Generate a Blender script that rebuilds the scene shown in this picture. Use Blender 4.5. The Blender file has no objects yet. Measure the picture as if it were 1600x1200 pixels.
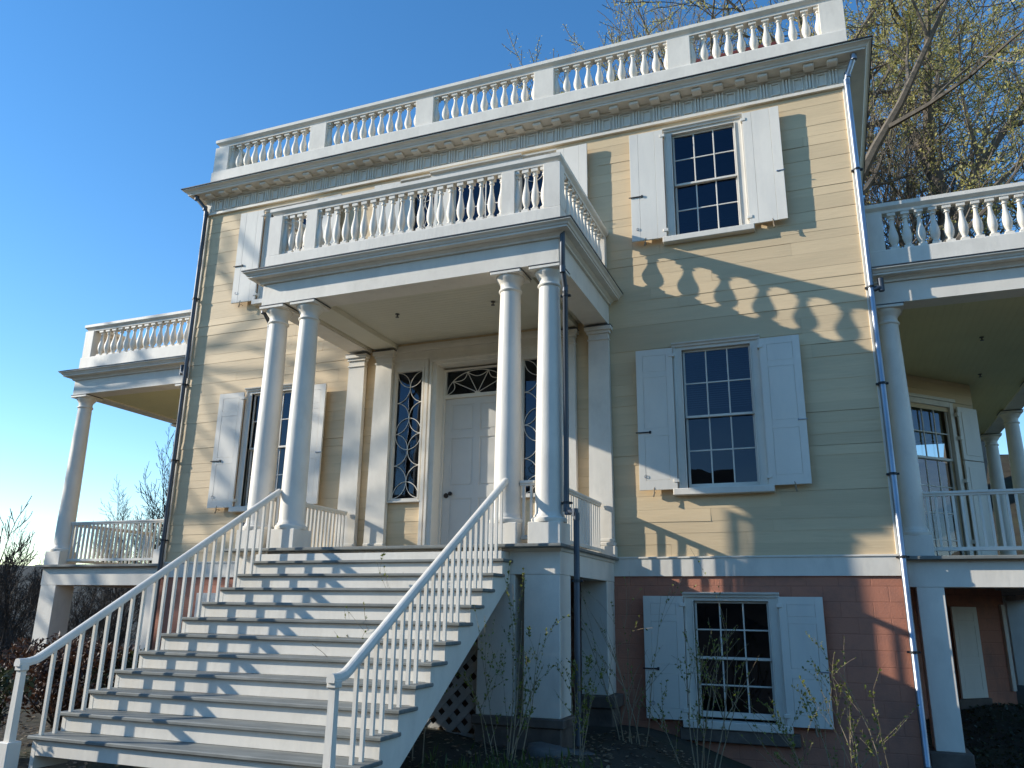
import bpy, math, random
from mathutils import Vector, Matrix
rad = math.radians
scene = bpy.context.scene
COL = scene.collection

# ------------------------------------------------------------------ camera, sky, sun, exposure
cam_d = bpy.data.cameras.new('camera')
cam = bpy.data.objects.new('camera', cam_d); COL.objects.link(cam); scene.camera = cam
CX, CY, CZ, YAW, PIT, ROL, FPX = 5.3517, -11.6933, -0.7611, 0.3774, 0.2766, 0.0139, 1245.04
fw = Vector((-math.sin(YAW)*math.cos(PIT), math.cos(YAW)*math.cos(PIT), math.sin(PIT)))
rt = Vector((math.cos(YAW), math.sin(YAW), 0)); up = rt.cross(fw)
c_, s_ = math.cos(ROL), math.sin(ROL)
rt2 = rt*c_ + up*s_; up2 = up*c_ - rt*s_
M4 = Matrix(((rt2.x, up2.x, -fw.x, CX), (rt2.y, up2.y, -fw.y, CY), (rt2.z, up2.z, -fw.z, CZ), (0, 0, 0, 1)))
cam.matrix_world = M4
cam_d.sensor_width = 36; cam_d.lens = FPX/1600*36; cam_d.clip_end = 2000; cam_d.clip_start = .05

SUN = Vector((-2.9, -1.0, 1.28)).normalized()
el = math.asin(SUN.z); az = math.atan2(SUN.x, SUN.y)
w = bpy.data.worlds.new('World'); scene.world = w; w.use_nodes = True
nt = w.node_tree; bg = nt.nodes['Background']
sky = nt.nodes.new('ShaderNodeTexSky'); sky.sky_type = 'NISHITA'; sky.sun_disc = False
sky.sun_elevation = el; sky.sun_rotation = az % (2*math.pi)
sky.altitude = 0; sky.air_density = 1.0; sky.dust_density = 0; sky.ozone_density = 1.8
hs = nt.nodes.new('ShaderNodeHueSaturation'); hs.inputs['Saturation'].default_value = 1.3; hs.inputs['Value'].default_value = 1.0; hs.inputs['Hue'].default_value = .502
nt.links.new(sky.outputs[0], hs.inputs['Color']); nt.links.new(hs.outputs[0], bg.inputs[0]); bg.inputs[1].default_value = .14
sl = bpy.data.lights.new('sun', 'SUN'); sl.energy = 3.5; sl.angle = rad(.53); sl.color = (1, .95, .85)
so = bpy.data.objects.new('sun', sl); COL.objects.link(so)
so.rotation_euler = SUN.to_track_quat('Z', 'Y').to_euler(); so.location = SUN*60
vs = scene.view_settings; vs.view_transform = 'Standard'; vs.look = 'None'; vs.gamma = 1; vs.exposure = .78
vs.use_curve_mapping = False

# ------------------------------------------------------------------ materials
def mat(name, col, rough=.55, var=.12, vscale=3.0, stretch=(1, 1, 1), bump=.0, bscale=30, bstretch=(1, 1, 1), dark=None, dscale=1.2, damt=.0, spec=.4, metal=0, island=0.0, fine=0.0):
    m = bpy.data.materials.new(name); m.use_nodes = True
    t = m.node_tree; N = t.nodes; L = t.links; b = N['Principled BSDF']
    b.inputs['Roughness'].default_value = rough; b.inputs['Metallic'].default_value = metal
    b.inputs['Specular IOR Level'].default_value = spec
    g = N.new('ShaderNodeNewGeometry')
    mp = N.new('ShaderNodeMapping'); mp.inputs['Scale'].default_value = stretch
    L.new(g.outputs['Position'], mp.inputs['Vector'])
    n = N.new('ShaderNodeTexNoise'); n.inputs['Scale'].default_value = vscale; n.inputs['Detail'].default_value = 6
    n.inputs['Roughness'].default_value = .6
    L.new(mp.outputs[0], n.inputs['Vector'])
    mr = N.new('ShaderNodeMapRange'); mr.inputs[1].default_value = .3; mr.inputs[2].default_value = .7
    mr.inputs[3].default_value = 1-var; mr.inputs[4].default_value = 1+var*.5
    L.new(n.outputs['Fac'], mr.inputs[0])
    fac = mr.outputs[0]
    if island:
        ri = N.new('ShaderNodeMapRange'); ri.inputs[3].default_value = 1-island; ri.inputs[4].default_value = 1+island*.6
        L.new(g.outputs['Random Per Island'], ri.inputs[0])
        mu = N.new('ShaderNodeMath'); mu.operation = 'MULTIPLY'; L.new(fac, mu.inputs[0]); L.new(ri.outputs[0], mu.inputs[1]); fac = mu.outputs[0]
    mx = N.new('ShaderNodeMix'); mx.data_type = 'RGBA'; mx.blend_type = 'MULTIPLY'; mx.inputs[0].default_value = 1
    mx.inputs[6].default_value = (*col, 1); L.new(fac, mx.inputs[7])
    out = mx.outputs[2]
    if dark is not None:
        n2 = N.new('ShaderNodeTexNoise'); n2.inputs['Scale'].default_value = dscale; n2.inputs['Detail'].default_value = 8
        n2.inputs['Roughness'].default_value = .68
        L.new(mp.outputs[0], n2.inputs['Vector'])
        m2 = N.new('ShaderNodeMapRange'); m2.inputs[1].default_value = .5; m2.inputs[2].default_value = .72
        m2.inputs[3].default_value = 0; m2.inputs[4].default_value = damt; L.new(n2.outputs['Fac'], m2.inputs[0])
        mx2 = N.new('ShaderNodeMix'); mx2.data_type = 'RGBA'; L.new(m2.outputs[0], mx2.inputs[0]); L.new(out, mx2.inputs[6])
        mx2.inputs[7].default_value = (*dark, 1); out = mx2.outputs[2]
    L.new(out, b.inputs['Base Color'])
    if bump:
        mp2 = N.new('ShaderNodeMapping'); mp2.inputs['Scale'].default_value = bstretch; L.new(g.outputs['Position'], mp2.inputs['Vector'])
        nb = N.new('ShaderNodeTexNoise'); nb.inputs['Scale'].default_value = bscale; nb.inputs['Detail'].default_value = 5
        L.new(mp2.outputs[0], nb.inputs['Vector'])
        bp = N.new('ShaderNodeBump'); bp.inputs['Strength'].default_value = bump; bp.inputs['Distance'].default_value = .01
        L.new(nb.outputs['Fac'], bp.inputs['Height']); L.new(bp.outputs[0], b.inputs['Normal'])
    return m

WHITE = mat('white_paint', (.80, .73, .62), .5, .09, 2.2, (1, 1, .6), .2, 22, (1, 1, .25), (.52, .47, .39), 2.6, .36)
SHUT = mat('shutter_paint', (.81, .745, .64), .5, .08, 1.6, (1, 1, .4), .18, 14, (1, 1, .12), (.52, .51, .48), 2.0, .25)
CEIL2 = mat('porch_ceiling_bounce_paint', (.74, .67, .38), .6, .05, 1.5)  # yellowish paint, lightened and yellowed to hold bounced light in its colour
CEIL = mat('ceiling_paint', (.70, .65, .51), .6, .05, 1.5)
YEL = mat('yellow_clapboard', (.745, .557, .332), .62, .08, 1.3, (.35, 1, 2.2), .3, 9, (.35, 1, 3.5), (.56, .43, .26), 2.4, .45, island=.09)
TREAD = mat('grey_tread_paint', (.20, .205, .185), .6, .3, 5, (.5, 2, 1), .15, 30, (.3, 1, 1), (.32, .31, .27), 3, .5)
ROOFM = mat('dark_roof_metal', (.035, .037, .042), .5, .3, 4)
LEAD = mat('lead_flashing', (.10, .105, .115), .5, .3, 6)
ZINC = mat('galvanised_metal', (.34, .37, .42), .42, .25, 5, (1, 1, .4), metal=.9)
DARKZ = mat('weathered_downspout', (.10, .11, .125), .45, .3, 4, (1, 1, .3), metal=.4)
IRON = mat('black_iron', (.03, .03, .032), .5, .3, 20)
BRASS = mat('dark_bronze', (.055, .045, .04), .3, .2, 20, metal=.8)
STONE = mat('brown_stone', (.15, .115, .09), .85, .35, 4, bump=.6, bscale=20)
GREYST = mat('grey_stone', (.12, .118, .11), .9, .35, 3, bump=.6, bscale=14)
LATT = mat('lattice_wood', (.42, .41, .38), .7, .2, 6)
INTER = mat('darkened_interior_plaster', (.035, .033, .032), .9, .1, 1)  # near black: the gloom of unlit rooms is put into the colour
BLIND = mat('window_blind', (.09, .10, .115), .8, .1, 2)
BARK = mat('tree_bark', (.15, .125, .10), .9, .35, 6, bump=.5, bscale=25)
DBARK = mat('dark_bark', (.06, .05, .042), .9, .35, 6)
TWIG = mat('shrub_twig', (.33, .25, .16), .8, .3, 12)
MULCH = mat('mulch', (.055, .042, .03), .95, .5, 9, bump=1, bscale=40, dark=(.03, .024, .018), dscale=16, damt=.8)
SPRK = mat('sprinkler_metal', (.12, .11, .10), .4, .1, 4)

def leafmat(name, a, b, trans=.35):
    m = bpy.data.materials.new(name); m.use_nodes = True
    t = m.node_tree; N = t.nodes; L = t.links; p = N['Principled BSDF']
    g = N.new('ShaderNodeNewGeometry'); r = N.new('ShaderNodeValToRGB')
    r.color_ramp.elements[0].color = (*a, 1); r.color_ramp.elements[1].color = (*b, 1)
    L.new(g.outputs['Random Per Island'], r.inputs[0]); L.new(r.outputs[0], p.inputs['Base Color'])
    p.inputs['Roughness'].default_value = .55
    tr = N.new('ShaderNodeBsdfTranslucent'); L.new(r.outputs[0], tr.inputs[0])
    mx = N.new('ShaderNodeMixShader'); mx.inputs[0].default_value = trans
    L.new(p.outputs[0], mx.inputs[1]); L.new(tr.outputs[0], mx.inputs[2]); L.new(mx.outputs[0], N['Material Output'].inputs[0])
    return m
BUDS = leafmat('spring_blossom', (.42, .38, .12), (.66, .58, .22), .5)
BUDS2 = leafmat('dull_blossom', (.28, .25, .11), (.44, .39, .18), .45)
SHOOT = leafmat('green_shoot', (.10, .13, .02), (.28, .30, .05))
EVER = leafmat('evergreen_leaf', (.012, .022, .008), (.05, .06, .02), .15)
REDL = leafmat('russet_leaf', (.03, .014, .008), (.10, .042, .02), .2)
GRASSM = leafmat('grass_blade', (.05, .08, .015), (.12, .16, .03))
DRYL = leafmat('dry_leaf', (.09, .06, .035), (.30, .22, .13), .1)

def brickmat():
    m = bpy.data.materials.new('red_painted_block'); m.use_nodes = True
    t = m.node_tree; N = t.nodes; L = t.links; b = N['Principled BSDF']; b.inputs['Roughness'].default_value = .75
    g = N.new('ShaderNodeNewGeometry'); sp = N.new('ShaderNodeSeparateXYZ'); L.new(g.outputs['Position'], sp.inputs[0])
    ad = N.new('ShaderNodeMath'); L.new(sp.outputs[0], ad.inputs[0]); L.new(sp.outputs[1], ad.inputs[1])
    cb = N.new('ShaderNodeCombineXYZ'); L.new(ad.outputs[0], cb.inputs[0]); L.new(sp.outputs[2], cb.inputs[1])
    br = N.new('ShaderNodeTexBrick'); L.new(cb.outputs[0], br.inputs['Vector'])
    br.inputs['Scale'].default_value = 1; br.inputs['Brick Width'].default_value = .4; br.inputs['Row Height'].default_value = .2
    br.inputs['Mortar Size'].default_value = .008; br.inputs['Mortar Smooth'].default_value = .4
    br.inputs['Color1'].default_value = (.50, .20, .12, 1); br.inputs['Color2'].default_value = (.47, .185, .11, 1); br.inputs['Mortar'].default_value = (.44, .17, .10, 1)
    n = N.new('ShaderNodeTexNoise'); n.inputs['Scale'].default_value = 2.3; n.inputs['Detail'].default_value = 9; n.inputs['Roughness'].default_value = .65
    L.new(g.outputs['Position'], n.inputs['Vector'])
    r = N.new('ShaderNodeMapRange'); r.inputs[1].default_value = .46; r.inputs[2].default_value = .72; r.inputs[4].default_value = .75
    L.new(n.outputs[0], r.inputs[0])
    mx = N.new('ShaderNodeMix'); mx.data_type = 'RGBA'; L.new(r.outputs[0], mx.inputs[0]); L.new(br.outputs[0], mx.inputs[6]); mx.inputs[7].default_value = (.26, .125, .09, 1)
    L.new(mx.outputs[2], b.inputs['Base Color'])
    n2 = N.new('ShaderNodeTexNoise'); n2.inputs['Scale'].default_value = 45; n2.inputs['Detail'].default_value = 4; L.new(g.outputs['Position'], n2.inputs['Vector'])
    m1 = N.new('ShaderNodeMath'); m1.operation = 'MULTIPLY_ADD'; m1.inputs[1].default_value = .5; L.new(n2.outputs[0], m1.inputs[0])
    inv = N.new('ShaderNodeMath'); inv.operation = 'SUBTRACT'; inv.inputs[0].default_value = 1; L.new(br.outputs['Fac'], inv.inputs[1]); L.new(inv.outputs[0], m1.inputs[2])
    bp = N.new('ShaderNodeBump'); bp.inputs['Strength'].default_value = .5; bp.inputs['Distance'].default_value = .012
    L.new(m1.outputs[0], bp.inputs['Height']); L.new(bp.outputs[0], b.inputs['Normal'])
    return m
BRICK = brickmat()

def glassmat():
    m = bpy.data.materials.new('window_glass'); m.use_nodes = True
    t = m.node_tree; N = t.nodes; L = t.links; N.remove(N['Principled BSDF'])
    tr = N.new('ShaderNodeBsdfTransparent'); tr.inputs[0].default_value = (.55, .60, .62, 1)
    gl = N.new('ShaderNodeBsdfGlossy'); gl.inputs['Roughness'].default_value = .0; gl.inputs[0].default_value = (.58, .70, .92, 1)
    fr = N.new('ShaderNodeFresnel'); fr.inputs[0].default_value = 1.55
    ge = N.new('ShaderNodeNewGeometry'); nz = N.new('ShaderNodeTexNoise'); nz.inputs['Scale'].default_value = 2.2; nz.inputs['Detail'].default_value = 1
    L.new(ge.outputs['Position'], nz.inputs['Vector'])
    bp = N.new('ShaderNodeBump'); bp.inputs['Strength'].default_value = .08; bp.inputs['Distance'].default_value = .05
    L.new(nz.outputs[0], bp.inputs['Height']); L.new(bp.outputs[0], gl.inputs['Normal'])
    mr = N.new('ShaderNodeMath'); mr.operation = 'MULTIPLY_ADD'; mr.inputs[1].default_value = 1.15; mr.inputs[2].default_value = .0; L.new(fr.outputs[0], mr.inputs[0])
    mx = N.new('ShaderNodeMixShader'); L.new(mr.outputs[0], mx.inputs[0]); L.new(tr.outputs[0], mx.inputs[1]); L.new(gl.outputs[0], mx.inputs[2])
    L.new(mx.outputs[0], N['Material Output'].inputs[0])
    return m
GLASS = glassmat()

# ------------------------------------------------------------------ mesh helpers
class MB:
    def __init__(s): s.v = []; s.f = []; s.sm = []
    def add(s, vs, fs, smooth=False):
        o = len(s.v); s.v.extend(tuple(q) for q in vs)
        for f in fs: s.f.append(tuple(i+o for i in f)); s.sm.append(smooth)
    def hexa(s, p): s.add(p, [(0, 3, 2, 1), (4, 5, 6, 7), (0, 1, 5, 4), (1, 2, 6, 5), (2, 3, 7, 6), (3, 0, 4, 7)])
    def frame_box(s, c0, ax, ay, az, hx, hy, hz, c=.004):
        """chamfered box, centre c0, unit axes, half sizes"""
        c0 = Vector(c0); c = min(c, .45*min(hx, hy, hz)); V = []; idx = {}
        H = (hx, hy, hz); A = (ax, ay, az)
        for sx in (-1, 1):
            for sy in (-1, 1):
                for sz in (-1, 1):
                    S = (sx, sy, sz)
                    for k in range(3):
                        q = c0.copy()
                        for j in range(3): q = q + A[j]*(S[j]*(H[j] if j == k else H[j]-c))
                        idx[(sx, sy, sz, k)] = len(V); V.append(q)
        F = []
        def key(S, k): return idx[(S[0], S[1], S[2], k)]
        for k in range(3):
            a, b = (k+1) % 3, (k+2) % 3
            for sg in (-1, 1):
                q = []
                for (u, v) in ((-1, -1), (1, -1), (1, 1), (-1, 1)):
                    S = [0, 0, 0]; S[k] = sg; S[a] = u; S[b] = v; q.append(key(S, k))
                F.append(tuple(q if sg > 0 else q[::-1]))
        for k in range(3):
            a, b = (k+1) % 3, (k+2) % 3
            for u in (-1, 1):
                for v in (-1, 1):
                    S0 = [0]*3; S1 = [0]*3; S0[k] = -1; S1[k] = 1
                    for S in (S0, S1): S[a] = u; S[b] = v
                    q = [key(S0, a), key(S1, a), key(S1, b), key(S0, b)]
                    F.append(tuple(q if u*v < 0 else q[::-1]))
        for sx in (-1, 1):
            for sy in (-1, 1):
                for sz in (-1, 1):
                    q = [key((sx, sy, sz), k) for k in range(3)]
                    F.append(tuple(q if sx*sy*sz > 0 else q[::-1]))
        s.add(V, F)
    def box(s, x0, x1, y0, y1, z0, z1, c=.004):
        x0, x1 = min(x0, x1), max(x0, x1)
        s.frame_box(((x0+x1)/2, (y0+y1)/2, (z0+z1)/2), Vector((1, 0, 0)), Vector((0, 1, 0)), Vector((0, 0, 1)), (x1-x0)/2, (y1-y0)/2, (z1-z0)/2, c)
    def bar(s, p, q, wd, ht, upv=(0, 0, 1), c=.004):
        p, q = Vector(p), Vector(q); d = (q-p); l = d.length; d.normalize()
        u = Vector(upv); sd = d.cross(u).normalized(); u = sd.cross(d).normalized()
        s.frame_box((p+q)/2, d, sd*-1, u, l/2, wd/2, ht/2, c) if False else s.frame_box((p+q)/2, d, u.cross(d), u, l/2, wd/2, ht/2, c)
    def prism(s, poly, axis, a, b):
        """poly 2-D list; axis 'x': (y,z) ; 'y': (x,z) ; 'z': (x,y)"""
        def P(p, t): return {'x': (t, p[0], p[1]), 'y': (p[0], t, p[1]), 'z': (p[0], p[1], t)}[axis]
        n = len(poly); V = [P(p, a) for p in poly]+[P(p, b) for p in poly]
        s.add(V, [tuple(range(n))[::-1], tuple(range(n, 2*n))]+[(i, (i+1) % n, n+(i+1) % n, n+i) for i in range(n)])
    def sweep(s, prof, path, closed=False, caps=True):
        """prof: (out, z) closed polygon; path: xy points, outward = right of travel"""
        P = [Vector(p) for p in path]; n = len(P); m = len(prof); V = []; F = []
        for i in range(n):
            if closed or 0 < i < n-1:
                d0 = (P[i]-P[i-1]).normalized(); d1 = (P[(i+1) % n]-P[i]).normalized()
            elif i == 0: d0 = d1 = (P[1]-P[0]).normalized()
            else: d0 = d1 = (P[i]-P[i-1]).normalized()
            n0 = Vector((d0.y, -d0.x)); n1 = Vector((d1.y, -d1.x)); b = (n0+n1); b = b/max(.2, b.dot(n0))
            for (o, z) in prof: V.append((P[i].x+b.x*o, P[i].y+b.y*o, z))
        for i in range(n if closed else n-1):
            j = (i+1) % n
            for k in range(m): F.append((i*m+k, i*m+(k+1) % m, j*m+(k+1) % m, j*m+k))
        if caps and not closed: F.append(tuple(range(m))); F.append(tuple(range((n-1)*m, n*m))[::-1])
        s.add(V, F)
    def lathe(s, prof, c=(0, 0, 0), n=20):
        V = []; F = []; m = len(prof)
        for (r, z) in prof:
            for k in range(n):
                a = 2*math.pi*k/n; V.append((c[0]+r*math.cos(a), c[1]+r*math.sin(a), c[2]+z))
        for i in range(m-1):
            for k in range(n): F.append((i*n+k, i*n+(k+1) % n, (i+1)*n+(k+1) % n, (i+1)*n+k))
        s.add(V, F, True); s.add(V[:n], [tuple(range(n))[::-1]]); s.add(V[-n:], [tuple(range(n))])
    def tube(s, pts, r, n=8, cap=True):
        P = [Vector(p) for p in pts]; m = len(P); R = r if isinstance(r, (list, tuple)) else [r]*m
        V = []; F = []; ref = None
        for i in range(m):
            d = (P[min(i+1, m-1)]-P[max(i-1, 0)])
            if d.length < 1e-9: d = Vector((0, 0, 1))
            d.normalize()
            if ref is None: ref = Vector((0, 0, 1)) if abs(d.z) < .9 else Vector((1, 0, 0))
            u = (ref-d*ref.dot(d))
            if u.length < 1e-6: u = d.orthogonal()
            u.normalize(); ref = u; v = d.cross(u)
            for k in range(n):
                a = 2*math.pi*k/n; V.append(P[i]+(u*math.cos(a)+v*math.sin(a))*R[i])
        for i in range(m-1):
            for k in range(n): F.append((i*n+k, i*n+(k+1) % n, (i+1)*n+(k+1) % n, (i+1)*n+k))
        if cap: F.append(tuple(range(n))[::-1]); F.append(tuple(range((m-1)*n, m*n)))
        s.add(V, F, True)
    def leaf(s, p, d, nrm, l, wd):
        p = Vector(p); sd = d.cross(nrm)
        if sd.length < 1e-6: sd = d.orthogonal()
        sd.normalize(); s.add([p, p+d*l*.5+sd*wd*.5, p+d*l, p+d*l*.5-sd*wd*.5], [(0, 1, 2, 3)])
    def mesh(s, name, m, fix=True):
        me = bpy.data.meshes.new(name); me.from_pydata([tuple(q) for q in s.v], [], s.f); me.update()
        if fix and len(s.f) < 60000:
            import bmesh
            b = bmesh.new(); b.from_mesh(me); sm = s.sm
            bmesh.ops.recalc_face_normals(b, faces=b.faces); b.to_mesh(me); b.free()
        me.polygons.foreach_set('use_smooth', s.sm)
        if any(s.sm): me.set_sharp_from_angle(angle=rad(40))
        me.materials.append(m); return me

WP = {}
def obj(name, mb, m, parent=None, loc=(0, 0, 0), fix=True):
    """mb vertices are relative to loc"""
    me = mb.mesh(name, m, fix) if isinstance(mb, MB) else mb
    o = bpy.data.objects.new(name, me); COL.objects.link(o)
    L = Vector(loc); WP[o.name] = L
    if parent: o.parent = parent; o.location = L-WP[parent.name]
    else: o.location = L
    return o
def dup(o, parent, loc, rotz=0):
    c = o.copy(); COL.objects.link(c); L = Vector(loc); WP[c.name] = L
    c.parent = parent; c.location = L-(WP[parent.name] if parent else Vector((0, 0, 0)))
    if rotz: c.rotation_euler.z = rotz
    return c
def thing(name, label, cat, loc=(0, 0, 0), group=None):
    o = bpy.data.objects.new(name, None); COL.objects.link(o); o.empty_display_size = .3
    o.location = loc; WP[o.name] = Vector(loc); o['label'] = label; o['category'] = cat
    if group: o['group'] = group
    return o
def tag(o, label=None, cat=None, group=None, kind=None):
    if label: o['label'] = label
    if cat: o['category'] = cat
    if group: o['group'] = group
    if kind: o['kind'] = kind
    return o

# ------------------------------------------------------------------ the house
W = 6.2; DEEP = 14.0; ZT = 7.08
HB = Vector((0, 7, -2.75))
house = thing('mansion', 'two storey pale yellow clapboard mansion with white columned portico, side porches and red basement', 'house', HB)
R1 = random.Random(4)
WX = 4.0
OPEN = [(-WX-.56, -WX+.56, .95, 3.10), (WX-.56, WX+.56, .95, 3.10), (-WX-.56, -WX+.56, 4.96, 6.84), (WX-.56, WX+.56, 4.96, 6.84),
        (-1.40, 1.40, 4.5, 6.84), (-1.55, 1.55, .93, 3.60), (-.86, .86, 0, .93)]
BOPEN = [(WX-.56, WX+.56, -2.16, -.56), (-WX-.56, -WX+.56, -2.16, -.56)]

def sheet_with_openings(mb, x0, x1, z0, z1, ops, y0, y1):
    xs = sorted({x0, x1}|{v for o in ops for v in o[:2] if x0 < v < x1}); zs = sorted({z0, z1}|{v for o in ops for v in o[2:] if z0 < v < z1})
    for i in range(len(xs)-1):
        for j in range(len(zs)-1):
            xm, zm = (xs[i]+xs[i+1])/2, (zs[j]+zs[j+1])/2
            if any(o[0] < xm < o[1] and o[2] < zm < o[3] for o in ops): continue
            for y in (y0, y1):
                mb.add([(xs[i], y, zs[j]), (xs[i+1], y, zs[j]), (xs[i+1], y, zs[j+1]), (xs[i], y, zs[j+1])], [(0, 1, 2, 3)])
    for o in ops:
        a, b, c, d = o
        if o in ((-1.55, 1.55, .93, 3.60), (-.86, .86, 0, .93)): continue
        mb.add([(a, y0, c), (a, y1, c), (a, y1, d), (a, y0, d)], [(0, 1, 2, 3)]); mb.add([(b, y0, c), (b, y1, c), (b, y1, d), (b, y0, d)], [(0, 1, 2, 3)])
        mb.add([(a, y0, d), (b, y0, d), (b, y1, d), (a, y1, d)], [(0, 1, 2, 3)]); mb.add([(a, y0, c), (b, y0, c), (b, y1, c), (a, y1, c)], [(0, 1, 2, 3)])

def clapboards(mb, x0, x1, z0, z1, ops, seed, y=0.0):
    """rows of lapped boards on a plane y; each board its own slightly bowed strip"""
    r = random.Random(seed); z = z0
    while z < z1-.02:
        h = min(r.choice((.14, .16, .18, .20, .24)), z1-z); zb, zt = z, z+h
        cuts = [x0]; x = x0+r.uniform(1.0, 4.0)
        while x < x1-.6: cuts.append(x); x += r.uniform(2.2, 4.8)
        cuts.append(x1)
        iv = [(x0, x1)]
        for o in ops:
            if o[2] < zb+.5*h < o[3]:
                nv = []
                for (a, b) in iv:
                    if o[1] <= a or o[0] >= b: nv.append((a, b)); continue
                    if o[0] > a: nv.append((a, o[0]))
                    if o[1] < b: nv.append((o[1], b))
                iv = nv
        for (a, b) in iv:
            pts = [a]+[c for c in cuts if a+.05 < c < b-.05]+[b]
            for i in range(len(pts)-1):
                p, q = pts[i]+.0012, pts[i+1]-.0012; lap = r.choice((.001, .002, .003, .004, .005, .008)); gp = r.choice((0, 0, 0, .004, .007)); n = max(1, int((q-p)/.5)); V = []; F = []
                for k in range(n+1):
                    xx = p+(q-p)*k/n; wv = r.uniform(-.0012, .0012); zz = zb+r.uniform(-.0025, .0025) if z > z0 else zb
                    V += [(xx, y-lap+wv, zz), (xx, y-.0008+wv*.3, zt+.002-gp), (xx, y+.012, zz), (xx, y+.012, zt)]
                for k in range(n):
                    o_ = 4*k; F += [(o_, o_+4, o_+5, o_+1), (o_, o_+2, o_+6, o_+4)]
                F += [(0, 1, 3, 2), (4*n, 4*n+2, 4*n+3, 4*n+1)]
                mb.add(V, F)
        z += h

mb = MB(); clapboards(mb, -W+.02, W-.02, 0.0, ZT+.02, OPEN, 7)
sheet_with_openings(mb, -W+.02, W-.02, 0.0, 7.5, OPEN, .013, .16)
obj('front_wall', mb, YEL, house, (0, 0, 0), fix=False)
for s in (-1, 1):       # side walls: lapped boards turned a quarter turn
    mb = MB(); clapboards(mb, 0.02, DEEP, 0.0, ZT+.02, [], 11+s)
    mb.v = [(s*(W-y), x, z) for (x, y, z) in mb.v]
    mb.add([(s*(W-.013), .02, 0), (s*(W-.013), DEEP, 0), (s*(W-.013), DEEP, 7.5), (s*(W-.013), .02, 7.5)], [(0, 1, 2, 3)])
    obj('side_wall', mb, YEL, house, fix=False)
mb = MB(); mb.box(-W, W, DEEP-.1, DEEP, -2.75, 7.5); obj('rear_wall', mb, YEL, house)
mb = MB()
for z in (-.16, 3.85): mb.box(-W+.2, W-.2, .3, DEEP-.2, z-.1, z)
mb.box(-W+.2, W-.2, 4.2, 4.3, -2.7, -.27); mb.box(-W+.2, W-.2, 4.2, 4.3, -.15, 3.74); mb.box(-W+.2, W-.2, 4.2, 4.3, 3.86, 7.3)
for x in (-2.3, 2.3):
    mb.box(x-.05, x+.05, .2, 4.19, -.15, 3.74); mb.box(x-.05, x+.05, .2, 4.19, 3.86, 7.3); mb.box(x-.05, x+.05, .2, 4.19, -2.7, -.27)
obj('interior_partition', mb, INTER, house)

# basement
mb = MB(); sheet_with_openings(mb, -W+.01, W-.01, -3.0, -.26, BOPEN, .0, .2)
for s in (-1, 1): mb.add([(s*(W-.01), 0, -3), (s*(W-.01), DEEP, -3), (s*(W-.01), DEEP, -.26), (s*(W-.01), 0, -.26)], [(0, 1, 2, 3)])
obj('foundation_wall', mb, BRICK, house, fix=False)
mb = MB()
path = [(-W, 5), (-W, 0), (W, 0), (W, 5)]
mb.sweep([(0, -.265), (.03, -.265), (.03, -.02), (.045, -.015), (.045, .005), (0, .012)], path); obj('belt_course', mb, WHITE, house)
for s in (-1, 1):
    mb = MB(); mb.box(s*(W-.06), s*(W+.012), -.022, .07, .012, 7.07); obj('corner_board', mb, WHITE, house)

# frieze: triglyph strips and sunk panels
FZ0, FZ1 = 7.07, 7.40
mb = MB(); mb.sweep([(-.02, FZ0), (.055, FZ0), (.055, FZ0+.05), (.035, FZ0+.06), (.03, FZ0+.065), (.03, 7.58), (-.02, 7.58)], path)
nm = 36; sp = 2*W/nm
for i in range(nm+1):
    x = -W+sp*i
    if i < nm:
        for dx in (-.045, 0, .045):
            xx = x+sp/2+dx; mb.box(xx-.014, xx+.014, -.062, -.028, FZ0+.07, FZ1, .004)
        mb.box(x+sp/2-.075, x+sp/2+.075, -.05, -.029, FZ0+.062, FZ0+.075, .002)
    xa, xb = x+.10-sp/2, x-.10+sp/2
    if 0 < i < nm:
        for (a, b, c, d) in ((xa, xb, FZ0+.08, FZ0+.10), (xa, xb, FZ1-.05, FZ1-.03), (xa, xa+.018, FZ0+.10, FZ1-.05), (xb-.018, xb, FZ0+.10, FZ1-.05)):
            mb.box(a, b, -.058, -.028, c, d, .003)
obj('frieze', mb, WHITE, house)
# cornice
PJ = .40; ZC = 7.585
mb = MB()
prof = [(.0, 7.40), (.05, 7.40), (.055, 7.43), (.09, 7.44), (.09, 7.465), (.30, 7.47), (.30, 7.50), (.315, 7.505), (.33, 7.53), (.365, 7.555), (.39, 7.56), (.39, 7.578), (.0, 7.60)]
cpath = [(-W, DEEP-.5), (-W, 0), (W, 0), (W, DEEP-.5)]
mb.sweep(prof, cpath); cornice = obj('cornice', mb, WHITE, house)
mb = MB(); mb.box(-.078, .078, -.15, 0, -.058, 0, .016)
m0 = obj('modillion', mb, WHITE, cornice, (-W+sp/2, -.095, 7.468))
for i in range(1, nm): dup(m0, cornice, (-W+sp/2+sp*i, -.095, 7.468))
mb = MB(); mb.sweep([(.0, 7.602), (.41, 7.581), (.41, 7.597), (.0, 7.625)], cpath); 
mb.add([(-W, 0, 7.62), (W, 0, 7.62), (W, DEEP, 7.62), (-W, DEEP, 7.62)], [(0, 1, 2, 3)])
roof = obj('roof', mb, ROOFM, house, fix=False)
BRED = mat('dark_red_brick', (.16, .035, .03), .85, .3, 6, bump=.5, bscale=30)
mb = MB(); mb.box(3.0, 5.15, 6.0, 6.9, 7.63, 12.62, .02); mb.box(2.93, 5.22, 5.93, 6.97, 12.62, 12.74, .02); obj('chimney', mb, BRED, roof)

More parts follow.
